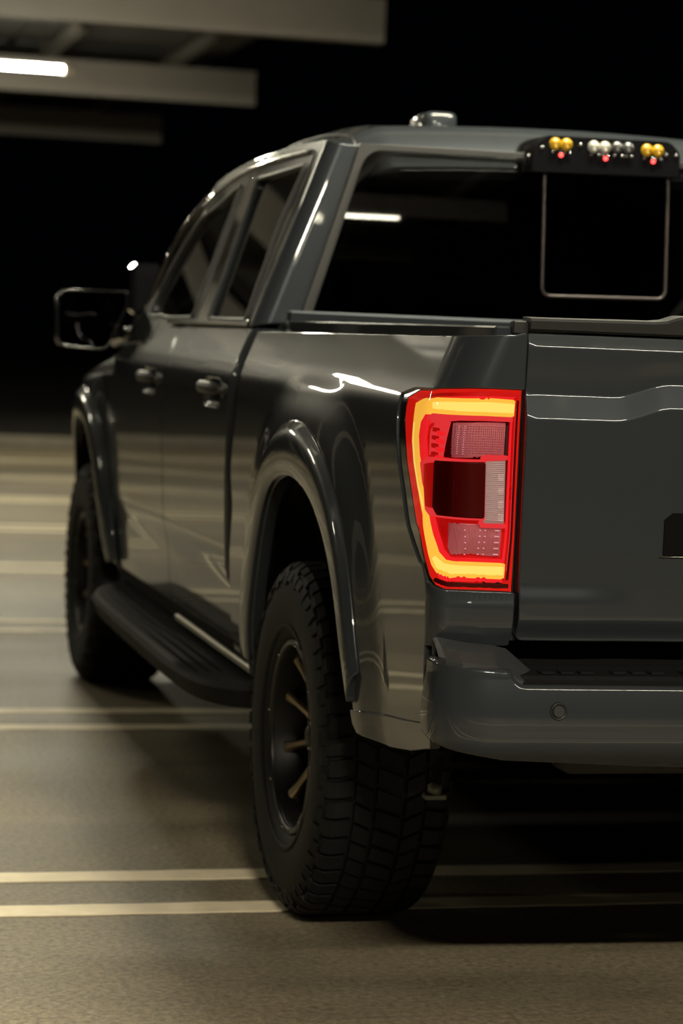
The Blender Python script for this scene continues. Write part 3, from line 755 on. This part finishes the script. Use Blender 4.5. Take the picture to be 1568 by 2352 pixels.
# ---- taillights
def axx(x, z): return (x-.889)/(float(_hw(z)+.03)-float(rx_(z))-.889)
def lamp(s):
    t = empty('taillight'); 
    q = lambda *a, **k: None
    T(t); 
    def P_(name, poly, m, d, ga_=None, gb_=None, thick=.006, edge=.002, holes=()):
        o = panel(name, bedin(d), poly, ga_ if ga_ is not None else np.r_[lin(0, 1, .1), lin(1, 2.2, .045)], gb_ if gb_ is not None else lin(.92, 1.32, .008), m,
                  out=(-1, -1, 0), thick=thick, edge=edge, holes=holes, estep=(.05, .012))
        if s < 0: return fin(o)
        me = o.data; bpy.data.objects.remove(o)
        # mirrored copy
        v = np.empty(len(me.vertices)*3); me.vertices.foreach_get('co', v); v = v.reshape(-1, 3); v[:, 0] *= -1; me.vertices.foreach_set('co', v.ravel()); me.flip_normals(); me.update()
        return fin(link(name, me, None, None))
    def fin(o):
        o.parent = t; return o
    # outer rounded frame
    RIM = [(.03, 1.318), (1.3, 1.319), (1.8, 1.315), (2.08, 1.308), (2.15, 1.291), (2.146, 1.25), (2.128, 1.21), (2.108, 1.16), (2.071, 1.11), (2.021, 1.04), (1.925, .977), (1.805, .946), (1.565, .930), (1.19, .9235), (.03, .920)]
    P_('lamp_bezel', RIM, REDEDGE, .006, holes=[[(a*.985+.02, 1.1175+(z-1.1175)*.972) for a, z in LAMP]], thick=.03)
    P_('dark_reflection_strip', [(.03, 1.319), (1.3, 1.320), (1.8, 1.3155), (2.107, 1.3095), (2.191, 1.295), (2.190, 1.25), (2.173, 1.20), (2.151, 1.15), (2.116, 1.10), (2.071, 1.03), (2.015, .969), (1.857, .9375), (1.57, .9265), (1.19, .9215), (.03, .919)],
       GLOSSB, .0045, holes=[[(1.0+(a-1.0)*.999, 1.1175+(z-1.1175)*.999) for a, z in RIM]], thick=.02)  # dark reflection in the body's pocket edge, painted as a gloss-black strip
    P_('lamp_bowl', LAMP, REDHOUS, .034, thick=0)
    # lit border between frame and guide
    bar_o = [(.20, 1.294), (.9, 1.296), (1.517, 1.297), (1.9, 1.2965), (2.06, 1.292), (2.105, 1.280), (2.103, 1.25), (2.098, 1.21), (2.087, 1.165), (2.055, 1.118), (2.000, 1.06), (1.925, .999), (1.85, .974), (1.628, .958), (1.166, .950), (.156, .947)]
    bar_i = [(.187, .973), (.974, .975), (1.453, .981), (1.641, .994), (1.782, 1.024), (1.955, 1.080), (2.028, 1.135), (2.060, 1.175), (2.074, 1.215), (2.070, 1.245), (2.045, 1.263), (1.92, 1.2675), (1.419, 1.2675), (.20, 1.2660)]
    P_('red_diffuser', [(.14, 1.302), (1.5, 1.304), (1.95, 1.303), (2.07, 1.297), (2.118, 1.283), (2.114, 1.25), (2.108, 1.21), (2.093, 1.163), (2.058, 1.112), (2.006, 1.05), (1.92, .990), (1.82, .962), (1.60, .947), (1.16, .941), (.13, .938)],
       REDLIT, .018, holes=[[(.185, .981), (.974, .983), (1.40, .989), (1.58, 1.002), (1.72, 1.032), (1.905, 1.083), (1.99, 1.134), (2.025, 1.174), (2.04, 1.215), (2.035, 1.240), (2.0, 1.253), (1.90, 1.2575), (1.419, 1.2575), (.20, 1.257)]], thick=.008)
    # outboard strip and inboard strip of dimmer red
    P_('light_guide', bar_o+bar_i, GUIDE, .012, thick=.008, edge=.003)
    P_('guide_core', [(.21, 1.288), (1.0, 1.290), (1.60, 1.290), (1.95, 1.287), (1.90, 1.276), (1.50, 1.2735), (.21, 1.272)], GUIDEC, .0115, thick=.002)
    P_('guide_core', [(.20, .968), (.95, .969), (1.45, .975), (1.66, .986), (1.74, .982), (1.63, .966), (1.17, .956), (.18, .953)], GUIDEC, .0115, thick=.002)
    P_('guide_core', [(2.090, 1.24), (2.086, 1.20), (2.072, 1.165), (2.045, 1.125), (1.985, 1.070), (1.99, 1.066), (2.055, 1.121), (2.083, 1.163), (2.096, 1.20), (2.099, 1.24)], GUIDEC, .0115, thick=.002, edge=.001)
    P_('dark_band', [(.10, 1.3095), (1.2, 1.3095), (1.75, 1.305), (2.02, 1.2995), (1.98, 1.2965), (1.70, 1.3005), (1.2, 1.304), (.10, 1.304)], REDHOUS, .004, thick=.002, edge=.001)
    P_('dark_band', [(.10, .9355), (.7, .936), (1.19, .9385), (1.56, .9445), (1.62, .9405), (1.56, .937), (1.19, .9305), (.10, .928)], REDDARK, .004, thick=.002, edge=.001)
    P_('dark_band', [(.115, 1.296), (.145, 1.296), (.130, .944), (.10, .944)], REDDARK, .006, thick=.002, edge=.001)
    P_('inner_rib', [(.03, 1.30), (.17, 1.30), (.15, .940), (.03, .940)], REDHOUS, .012, thick=.01)
    for a0 in (.06, .115): P_('rib_line', [(a0, 1.28), (a0+.025, 1.28), (a0+.02, .96), (a0-.005, .96)], REDMID, .009, thick=.003, edge=.001)
    # divider strips lit red
    P_('red_band', [(.20, 1.2655), (1.42, 1.267), (1.98, 1.266), (2.02, 1.255), (1.98, 1.247), (1.40, 1.256), (.20, 1.2555)], REDMID, .016, thick=.006)
    P_('red_side_block', [(1.98, 1.250), (1.62, 1.250), (1.72, 1.18), (2.02, 1.18), (2.02, 1.23)], REDMID, .026, thick=.004)
    # stepped blocks
    for k in range(4):
        z = 1.236-k*.0165
        P_('stepped_block', [(1.93, z), (1.80, z-.001), (1.805, z-.008), (1.93, z-.007)], REDHOUS, .020, thick=.006, edge=.001)
        P_('stepped_block', [(1.80, z-.006), (1.66, z-.007), (1.67, z-.014), (1.805, z-.013)], REDLIT, .019, thick=.006, edge=.001)
    # upper reflector
    P_('reflector_frame', [(.30, 1.255), (1.70, 1.254), (1.78, 1.247), (1.74, 1.18), (.30, 1.18)], REDDARK, .030, thick=.004)
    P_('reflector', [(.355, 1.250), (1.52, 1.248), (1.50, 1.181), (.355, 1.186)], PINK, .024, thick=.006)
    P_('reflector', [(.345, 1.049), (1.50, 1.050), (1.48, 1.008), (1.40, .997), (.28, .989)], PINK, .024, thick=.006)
    P_('reflector_frame', [(.20, 1.056), (1.60, 1.058), (1.82, 1.055), (1.74, 1.025), (1.60, 1.0), (1.42, .988), (.20, .982)], REDHOUS, .029, thick=.004)
    # dot rows of the prisms
    def dots(name, l, m, r=.0011):
        mb = MB()
        for a, z in l:
            X = bedin(.0165)(np.array([a]), np.array([z]))[0]
            x, y, zz = X; mb.box((x-r*1.3, y-r, zz-r), (x+r*1.3, y+r, zz+r))
        if s > 0: mb.v = [(-x, y, z) for x, y, z in mb.v]; mb.f = [f[::-1] for f in mb.f]
        o = tag(mb.build(name, m), kind='stuff'); fin(o)
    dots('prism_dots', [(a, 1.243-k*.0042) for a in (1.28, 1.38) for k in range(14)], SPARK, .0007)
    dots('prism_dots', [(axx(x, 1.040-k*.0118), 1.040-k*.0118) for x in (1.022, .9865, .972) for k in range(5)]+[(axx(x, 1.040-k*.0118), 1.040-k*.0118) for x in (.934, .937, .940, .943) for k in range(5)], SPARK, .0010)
    # fine ribs of the reflectors
    mb = MB()
    for k in range(22):
        a = .38+k*.052
        A = bedin(.0172)(np.array([a, a]), np.array([1.247, 1.188])); 
        mb.tube([tuple(A[0]), tuple(A[1])], .0006, 4)
    for k in range(13):
        z = 1.245-k*.0048; A = bedin(.0172)(np.linspace(.37, 1.49, 6), np.full(6, z)); mb.tube([tuple(p) for p in A], .0005, 4)
    for k in range(34):
        x = .928+k*.0034; A = bedin(.0172)(np.array([axx(x, 1.046), axx(x, .995)]), np.array([1.046, .995])); mb.tube([tuple(A[0]), tuple(A[1])], .0005, 4)
    if s > 0: mb.v = [(-x, y, z) for x, y, z in mb.v]
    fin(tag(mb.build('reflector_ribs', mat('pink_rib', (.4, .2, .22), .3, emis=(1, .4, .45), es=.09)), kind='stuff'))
    # central dark block and reverse lamp
    mid = round_poly([(.845, 1.176), (1.95, 1.174), (2.035, 1.163), (2.010, 1.120), (1.93, 1.072), (1.80, 1.062), (.81, 1.061)], [.006, .01, .008, 0, .01, .01, .006], 3)
    P_('stop_lamp_frame', mid, REDMID, .012, thick=.018)
    P_('stop_lamp', round_poly([(.865, 1.171), (1.72, 1.1685), (1.72, 1.080), (1.64, 1.067), (.84, 1.066)], [.006, .004, .004, .004, .006], 3), REDDARK, .009, thick=.006, edge=.003)
    P_('stop_lamp_side', [(1.76, 1.165), (1.98, 1.160), (1.955, 1.12), (1.88, 1.080), (1.76, 1.078)], REDHOUS, .009, thick=.004)
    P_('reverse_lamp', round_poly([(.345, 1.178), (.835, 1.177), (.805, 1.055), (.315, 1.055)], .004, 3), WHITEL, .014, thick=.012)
    mb = MB()
    for k in range(30):
        z = 1.174-k*.0039; A = bedin(.0125)(np.linspace(.345, .80, 4)-.001*k*.9, np.full(4, z)); mb.tube([tuple(p) for p in A], .0007, 4)
    for k in range(4):
        for i in range(5):
            for j in range(4):
                X = bedin(.0115)(np.array([.385-.012*k+j*.035]), np.array([1.150-k*.0262-i*.0029]))[0]
                mb.box((X[0]-.001, X[1]-.001, X[2]-.0009), (X[0]+.001, X[1]+.001, X[2]+.0009))
    if s > 0: mb.v = [(-x, y, z) for x, y, z in mb.v]
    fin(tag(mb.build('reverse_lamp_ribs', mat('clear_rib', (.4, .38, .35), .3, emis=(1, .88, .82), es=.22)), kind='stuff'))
    P_('red_trim', [(.30, 1.186), (.84, 1.186), (.93, 1.182), (.93, 1.177), (.30, 1.1805)], REDMID, .011, thick=.006)
    P_('red_trim', [(.27, 1.052), (.80, 1.052), (.86, 1.058), (.92, 1.056), (.86, 1.047), (.27, 1.0465)], REDMID, .011, thick=.006)
    P_('lamp_lens', LAMP, LENS, .001, thick=.0, gb_=lin(.92, 1.32, .01))
    return t
lamp(-1); lamp(1)

# ---- rear bumper
def bplan(a, z):
    """a: 0 centre .. 1 corner start .. 2 corner end .. >2 forward"""
    a = np.asarray(a, float); z = np.asarray(z, float)
    W = 1.062; rx, ry = .13, .10; th = np.clip(a-1, 0, 1)*PI/2; xc = (W-rx)
    x = np.where(a < 1, a*xc, xc+rx*np.sin(th))
    yb0 = -.062+.022*(np.clip(a, 0, 1))**2
    y = np.where(a < 2, yb0+ry*(1-np.cos(th)), yb0+ry+(a-2))
    # vertical profile
    p = -.012*np.sin(PI*np.clip((z-.60)/.17, 0, 1))+.06*(np.clip((.655-z)/.08, 0, 1))**2
    y = y+p*np.where(a < 2, np.cos(th), 0); x = x-p*np.sin(th)*.7*np.where(a > 1, 1, 0)
    return np.stack([-x, y, z+0*a], -1)
xc = .932
ab = lambda x: x/xc
BO = [(0, .748), (ab(.90), .748), (ab(.915), .750), (1.0+.02, .775), (1.25, .777), (1.6, .780), (2.0, .785), (2.03, .785), (2.03, .652), (2.0, .646), (1.6, .630), (1.2, .618), (1.0, .610), (.7, .596), (.4, .588), (0, .586)]
BO2 = BO+[(-a, z) for a, z in BO[::-1][1:-1]]
def bplan2(a, z):
    X = bplan(np.abs(a), z); X[..., 0] *= np.sign(a)*1.0+(a == 0); return X
tpanel('rear_bumper', bplan2, BO2, np.r_[lin(-2.03, -1, .07), lin(-.95, .95, .05), lin(1, 2.03, .07)], lin(.58, .79, .012), PAINT, out=(0, -1, 0), thick=.016, edge=.012, estep=(.05, .012))
# top pads of the bumper: side horns (smooth plastic) and recessed step
for s in (-1, 1):
    mb = MB(); xs = []
    fr = [(-1.052, .045, .796), (-1.046, .015, .796), (-1.02, -.012, .793), (-.99, -.023, .790), (-.955, -.026, .787), (-.930, -.030, .772), (-.905, -.033, .760)]
    bk = [(-1.050, .10, .828), (-1.045, .09, .832), (-1.02, .085, .828), (-.985, .083, .822), (-.935, .083, .818), (-.905, .083, .812), (-.862, .030, .770)]
    vs = []
    for a, b in zip(fr, bk):
        a = np.array(a); b = np.array(b)
        for t, h in ((0, -.03), (0, -.001), (.04, .002), (.5, .003), (.96, .001), (1, -.002), (1, -.05)):
            p = a+(b-a)*t; vs.append((s*-p[0]*-1 if s < 0 else -p[0], p[1], p[2]+h))
    vs = [((x if s > 0 else x), y, z) for x, y, z in vs]
    if s < 0: vs = [(-abs(x), y, z) for x, y, z in vs]
    n = 7; fs = [(i*n+j, (i+1)*n+j, (i+1)*n+j+1, i*n+j+1) for i in range(len(fr)-1) for j in range(n-1)]
    if s > 0: fs = [f[::-1] for f in fs]
    mb.add(vs, fs, False); T(mb.build('bumper_horn', mat('smooth_grey_plastic', (.028, .030, .033), .38) if s < 0 else bpy.data.materials['smooth_grey_plastic']))
mb = MB()
sec = [(-.034, .745), (-.034, .7585), (-.030, .760), (-.022, .765), (-.015, .772), (.05, .776), (.06, .772), (.075, .776), (.10, .779)]
xs = np.linspace(-.905, .905, 60); vs = [(x, y+.0-.02*(1-(x/.9)**2)*(1 if j < 5 else .3), z) for x in xs for j, (y, z) in enumerate(sec)]
n = len(sec); mb.add(vs, [(i*n+j, (i+1)*n+j, (i+1)*n+j+1, i*n+j+1) for i in range(len(xs)-1) for j in range(n-1)])
T(mb.build('step_pad', BLUEBLK))
for k in range(12):
    x0 = -.86+k*.147; mb = MB()
    for i in range(3):
        x = x0+i*.04; mb.add([(x, -.008, .7742), (x+.028, -.008, .7742), (x+.028, .022, .7755), (x, .022, .7755)], [(0, 1, 2, 3)]); mb.box((x, -.008, .772), (x+.028, .022, .778), .002)
    T(mb.build('grip_block', BLUEBLK))
# parking sensors
for x in (-.838, -.30, .30, .838):
    X = bplan(np.array([abs(x)/xc]), np.array([.709]))[0]; y = X[1]
    T(MB().lathe([(-.0045, .0), (-.0045, .0105), (-.002, .0122)], 24, 'y', (x, y, .709), smooth=False).build('parking_sensor', PAINT))
    T(MB().lathe([(-.001, .0125), (-.0035, .0145), (-.0035, .0165), (.002, .0180)], 24, 'y', (x, y, .709)).build('sensor_ring', PLASTIC))
T(MB().box((-.17, -.088, .60), (.17, -.075, .70), .004).build('plate_recess', SEAL))

# ---- door handles
for y0 in (2.40, 3.50):
    for s in (-1, 1):
        mb = MB(); pts = [(s*(1.052+.032*math.sin(PI*t)**.5), y0-.125+.25*t, 1.237+.004*math.sin(PI*t)) for t in np.linspace(0, 1, 15)]
        mb.tube(pts, [.012]*2+[.015]*11+[.012]*2, 10); mb.v = [(x, y, 1.237+(z-1.237)*1.25) for x, y, z in mb.v]
        T(mb.build('door_handle', PLASTIC))
        T(MB().lathe([(0, .018), (.004*s, .016), (.006*s, 0)], 16, 'x', (s*1.058, y0-.17, 1.232)).build('handle_cap', PLASTIC))

# ---- mirrors
for s in (-1, 1):
    mr = empty('wing_mirror', (s*1.10, 4.6, 1.43)); T(mr)
    mr.matrix_parent_inverse = Matrix.Translation((0, -2.9, 0))
    def MP(o):
        o.parent = mr; o.matrix_parent_inverse = Matrix.Translation((-s*1.10, -4.6, -1.43)); return o
    # head: rounded rectangular shell with the lower inner corner cut back
    ol = round_poly([(-1.235, 1.318), (-1.045, 1.306), (-.965, 1.48), (-.965, 1.536), (-1.215, 1.533), (-1.240, 1.50)], [.04, .03, .02, .012, .03, .0], 5)
    ol = [(x*(-s) if s > 0 else x, z) for x, z in ol]
    n = len(ol); cx = sum(p[0] for p in ol)/n; cz = sum(p[1] for p in ol)/n; mb = MB(); vs = []
    for y, k in ((4.60, .93), (4.595, .97), (4.605, 1.0), (4.66, .99), (4.72, .86), (4.745, .6)):
        vs += [(cx+(x-cx)*k, y, cz+(z-cz)*k) for x, z in ol]
    fs = [(i*n+j, i*n+(j+1) % n, (i+1)*n+(j+1) % n, (i+1)*n+j) for i in range(5) for j in range(n)]; fs.append(tuple(5*n+j for j in range(n)))
    mb.add(vs, fs, True); MP(mb.build('mirror_shell', GLOSSB))
    gl = MB(); gl.add([(cx+(x-cx)*.92, 4.604, cz+(z-cz)*.92) for x, z in ol], [tuple(range(n))]); MP(gl.build('mirror_pane', MIRR))
    MP(MB().tube([(s*1.0, 4.64, 1.35), (s*.97, 4.50, 1.37), (s*.955, 4.30, 1.385)], [.03, .035, .04], 12).build('mirror_arm', GLOSSB))
# pod lamp on a bracket at the hood corner
for s in (-1, 1):
    dl = empty('ditch_light', (s*.83, 5.1, 1.34)); T(dl); dl.matrix_parent_inverse = Matrix.Translation((0, -2.9, 0))
    def DP(o):
        o.parent = dl; o.matrix_parent_inverse = Matrix.Translation((-s*.83, -5.1, -1.34)); return o
    x0, x1 = sorted((s*.885, s*.765))
    DP(MB().box((x0, 5.04, 1.45), (x1, 5.14, 1.655), .018).build('lamp_body', GLOSSB))
    DP(MB().box((s*.84-.03, 5.06, 1.30), (s*.84+.03, 5.12, 1.46), .006).build('lamp_bracket', GLOSSB))
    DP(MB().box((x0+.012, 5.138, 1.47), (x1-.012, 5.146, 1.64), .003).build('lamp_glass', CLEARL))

# ---- running boards
for s in (-1, 1):
    path = smooth_pts([(1.045, 1.62, .47), (1.10, 1.72, .455), (1.165, 1.92, .445), (1.185, 2.3, .44), (1.185, 3.4, .44), (1.17, 3.85, .44), (1.12, 4.05, .445), (1.05, 4.15, .455)], 5)
    mb = MB(); vs = []; n = 8
    for x, y, z in path:
        for px, pz in ((0, 0), (.004, .012), (-.006, .026), (-.02, .030), (-.18, .030), (-.185, .02), (-.18, -.03), (-.015, -.035)):
            vs.append((s*max(x+px, .93), y, z+pz))
    fs = [(i*n+j, (i+1)*n+j, (i+1)*n+(j+1) % n, i*n+(j+1) % n) for i in range(len(path)-1) for j in range(n)]
    fs += [tuple(range(n)), tuple((len(path)-1)*n+j for j in range(n))[::-1]]
    if s < 0: fs = [f[::-1] for f in fs]
    mb.add(vs, fs); T(mb.build('running_board', BLUEBLK))
    for k in range(3):
        T(MB().tube([(s*(1.15-k*.035), 1.98, .472), (s*(1.15-k*.035), 3.85, .472)], .004, 6).build('tread_strip', BLUEBLK))
    T(MB().box((s*1.035-.008, 1.78, .494), (s*1.035+.008, 2.95, .514), .004).build('rocker_lit_strip', CHROME if False else mat('painted_rocker_light', (.55, .52, .44), .4, .6)))  # light on the rocker's lower edge, put in as a pale strip

# ---- roof antenna
mb = MB(); secs = [(2.545, .0, .0), (2.546, .043, .022), (2.556, .050, .030), (2.64, .052, .031), (2.72, .048, .026), (2.80, .03, .008), (2.82, .0, .0)]
vs = []; n = 12
for y, w, h in secs:
    for j in range(n):
        a = PI*j/(n-1); c, si = math.cos(a), math.sin(a)
        px = math.copysign(abs(c)**.5, c)*max(w, .004); pz = max(h, .002)*si**.33
        vs.append((-.363+px, y, 2.038+pz*1.55))
fs = [(i*n+j, i*n+j+1, (i+1)*n+j+1, (i+1)*n+j) for i in range(len(secs)-1) for j in range(n-1)]
mb.add(vs, fs, True); T(mb.build('roof_antenna', PAINT))

# ---- chase light bar above the back glass
lb = empty('light_bar', (-.014, 2.1, 1.90)); T(lb); lb.matrix_parent_inverse = Matrix.Translation((0, -2.9, 0))
def LP(o):
    o.parent = lb; o.matrix_parent_inverse = Matrix.Translation((.014, -2.1, -1.90)); return o
ol = round_poly([(-.243, 1.885), (.214, 1.893), (.212, 1.960), (.180, 1.9945), (-.205, 1.9905), (-.241, 1.955)], [.004, .004, .03, .03, .03, .03], 5)
n = len(ol); vs = []
for y, k in ((2.064, .0), (2.064, .004), (2.060, .010), (2.068, .0), (2.25, .0)):
    cxx, czz = -.015, 1.94
    for x, z in ol: vs.append((x-(x-cxx)*k*4, y, z-(z-czz)*k*4))
mb = MB(); mb.add(vs, [(i*n+j, i*n+(j+1) % n, (i+1)*n+(j+1) % n, (i+1)*n+j) for i in range(2, 4) for j in range(n)], True)
mb.add([vs[2*n+j] for j in range(n)], [tuple(range(n))]); LP(mb.build('bar_housing', GLOSSB))
def pod(x, z, m, nm, red):
    for dx in (-.0165, .0165):
        c = (x+dx, 2.056, z+(.0) )
        LP(MB().lathe([(-.006, 0), (-.005, .009), (.0, .0165), (.006, .0175)], 18, 'y', c).build('led_lens', m))
        tips = MB()
        for k in range(3):
            an = k*2.1+.5; tips.lathe([(-.003, 0), (-.002, .003), (0, .004)], 8, 'y', (c[0]+.009*math.cos(an), c[1]-.005, c[2]+.009*math.sin(an)))
        LP(tips.build('led_chip', m))
    for dx in (-.024, .0, .012, .027):
        LP(MB().lathe([(-.002, 0), (-.002, .0035), (0, .0045)], 8, 'y', (x+dx, 2.056, z-.024)).build('screw', CHROME))
    if red: LP(MB().lathe([(-.003, 0), (-.002, .005), (0, .006)], 12, 'y', (x+red, 2.056, z-.031)).build('marker_led', LEDRED))
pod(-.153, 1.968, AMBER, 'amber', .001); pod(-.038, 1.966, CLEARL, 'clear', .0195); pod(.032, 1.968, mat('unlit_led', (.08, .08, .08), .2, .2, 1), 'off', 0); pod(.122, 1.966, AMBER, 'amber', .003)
for x, z in ((-.208, 1.955), (-.095, 1.968), (.165, 1.955), (.195, 1.955)):
    LP(MB().lathe([(-.002, 0), (-.002, .004), (0, .005)], 8, 'y', (x, 2.058, z)).build('screw', CHROME))

# ---- wheels
R, WC = .4285, .919
def make_wheel():
    w = empty('wheel')
    prof = [(-.115, .232), (-.135, .238), (-.150, .262), (-.158, .300), (-.160, .335), (-.156, .368), (-.147, .395), (-.132, .412), (-.09, .4165), (0, .4180), (.09, .4165), (.132, .412), (.147, .395), (.156, .368), (.160, .335), (.158, .30), (.150, .262), (.135, .238), (.115, .232)]
    ps = smooth_pts(prof, 3)
    MB().lathe(ps, 96).build('tyre', RUBBER, w)
    # raised rings and pads on the sidewall
    for s in (-1, 1):
        MB().lathe([(s*.1525, .262), (s*.1575, .268), (s*.1565, .275)], 64).build('sidewall_ring', RUBBER, w)
    N = 54
    def block(mb, th0, th1, rows, skew=0):
        """rows: list of (axial, r_base, r_top) defining cross-section strip"""
        vs = []; k = len(rows)
        for th, sh in ((th0, 0), (th1, 0)):
            for (ax, rb, rt_) in rows:
                t = th+skew*(ax)
                for r in (rb, rt_): vs.append((ax if r == rb else ax, r*math.cos(t), r*math.sin(t)))
        m2 = 2*k; fs = []
        for i in range(k-1):
            fs.append((2*i+1, 2*i+3, m2+2*i+3, m2+2*i+1))
            fs.append((2*i, 2*i+1+0, 2*i+3, 2*i+2)); fs.append((m2+2*i, m2+2*i+2, m2+2*i+3, m2+2*i+1))
        fs.append((0, m2, m2+1, 1)); e = 2*(k-1); fs.append((e, e+1, m2+e+1, m2+e))
        mb.add(vs, fs)
    mb = MB(); d = 2*PI/N
    for i in range(N):
        for s in (-1, 1):
            t0 = i*d+(0 if s < 0 else d*.5); long = (i % 2 == 0)
            a_out = .150 if long else .140
            block(mb, t0+d*.10, t0+d*.86, [(s*a_out, .395, .4015), (s*.143, .40, .4150), (s*.128, .405, .4255), (s*.088, .41, R)], skew=s*.35)
            # inner rows
            block(mb, t0+d*.3, t0+d*1.12, [(s*.080, .41, R), (s*.055, .41, R+.0003), (s*.040, .41, R+.0005)], skew=-s*1.1)
        t0 = i*d
        block(mb, t0+d*.05, t0+d*.80, [(-.030, .41, R+.0005), (0, .41, R+.0008), (.030, .41, R+.0005)], skew=.9)
    mb.build('tread_blocks', RUBBER, w)['kind'] = 'stuff'
    mb = MB()
    for i in range(N):
        for s in (-1, 1):
            t0 = i*d+(0 if s < 0 else d*.5); q = .368 if i % 2 else .378
            # side lugs hugging the shoulder
            vs = []
            for t in (t0+d*.12, t0+d*.80):
                for r, x in ((q, .1545), (.388, .1495), (.4005, .143)):
                    vs.append((s*x, r*math.cos(t), r*math.sin(t))); vs.append((s*(x+.0065), (r+.003)*math.cos(t), (r+.003)*math.sin(t)))
            mb.add(vs, [(1, 3, 9, 7), (3, 5, 11, 9), (0, 1, 7, 6), (4, 10, 11, 5), (0, 2, 3, 1), (2, 4, 5, 3), (6, 7, 9, 8), (8, 9, 11, 10)])
    mb.build('side_lugs', RUBBER, w)['kind'] = 'stuff'
    # rim (outer face at negative axial side)
    MB().lathe([(-.128, .236), (-.136, .232), (-.138, .224), (-.130, .219), (-.118, .217), (-.10, .2075), (-.03, .2035), (.10, .205), (.12, .232)], 72).build('rim', RIMM, w)
    MB().lathe([(-.1395, .2355), (-.1415, .232), (-.1425, .226), (-.1390, .2215), (-.134, .2205)], 72).build('beadlock_ring', BEAD, w)
    for k in range(24):
        a = 2*PI*k/24
        MB().lathe([(-.1455, 0), (-.1455, .0035), (-.141, .004)], 6, 'x', (0, .2285*math.cos(a), .2285*math.sin(a))).build('ring_bolt', CHROME, w) if k % 3 == 0 else None
    MB().lathe([(-.085, 0), (-.085, .030), (-.080, .034), (-.066, .036), (-.062, .085), (-.045, .095), (-.03, .095), (0, .06)], 40).build('hub', GUN, w)
    MB().lathe([(-.100, 0), (-.099, .020), (-.095, .026), (-.085, .028)], 24).build('centre_cap', PLASTIC, w)
    for k in range(6):
        a = 2*PI*k/6+.3
        MB().lathe([(-.082, 0), (-.082, .008), (-.062, .010)], 6, 'x', (0, .062*math.cos(a), .062*math.sin(a))).build('lug_nut', CHROME, w)
    for k in range(10):
        a = 2*PI*k/10+.2; vs = []
        for r, x, wd2, dp in ((.075, -.064, .018, .03), (.12, -.076, .010, .022), (.17, -.092, .009, .020), (.2085, -.108, .015, .020)):
            for sg, xx in ((-1, x+dp), (-1, x+.006), (-.55, x), (.55, x), (1, x+.006), (1, x+dp)):
                vs.append((xx, r, sg*wd2))
        ca, sa = math.cos(a), math.sin(a); vs = [(x, r*ca-t*sa, r*sa+t*ca) for x, r, t in vs]
        n = 6; fs = [(i*n+j, i*n+(j+1) % n, (i+1)*n+(j+1) % n, (i+1)*n+j) for i in range(3) for j in range(n)]
        MB().add(vs, fs).build('spoke', GUN, w)
    MB().lathe([(.0, .05), (.0, .165), (.02, .165), (.02, .05)], 40).build('brake_disc', mat('brake_disc', (.10, .10, .10), .4, .8), w)
    return w
wh = make_wheel()
def dup(root):
    r = root.copy(); C.objects.link(r)
    for ch in list(root.children):
        c = ch.copy(); C.objects.link(c); c.parent = r
    return r
for i, (s, y) in enumerate(((-1, 1.24), (-1, 4.93), (1, 1.24), (1, 4.93))):
    w = wh if i == 0 else dup(wh)
    w.parent = truck; w.location = (s*WC, y-2.9, R+.001); w.rotation_euler = ((.13, .5, .2, .9)[i], 0, 0) if s < 0 else ((.13, .5, .2, .9)[i], 0, PI)
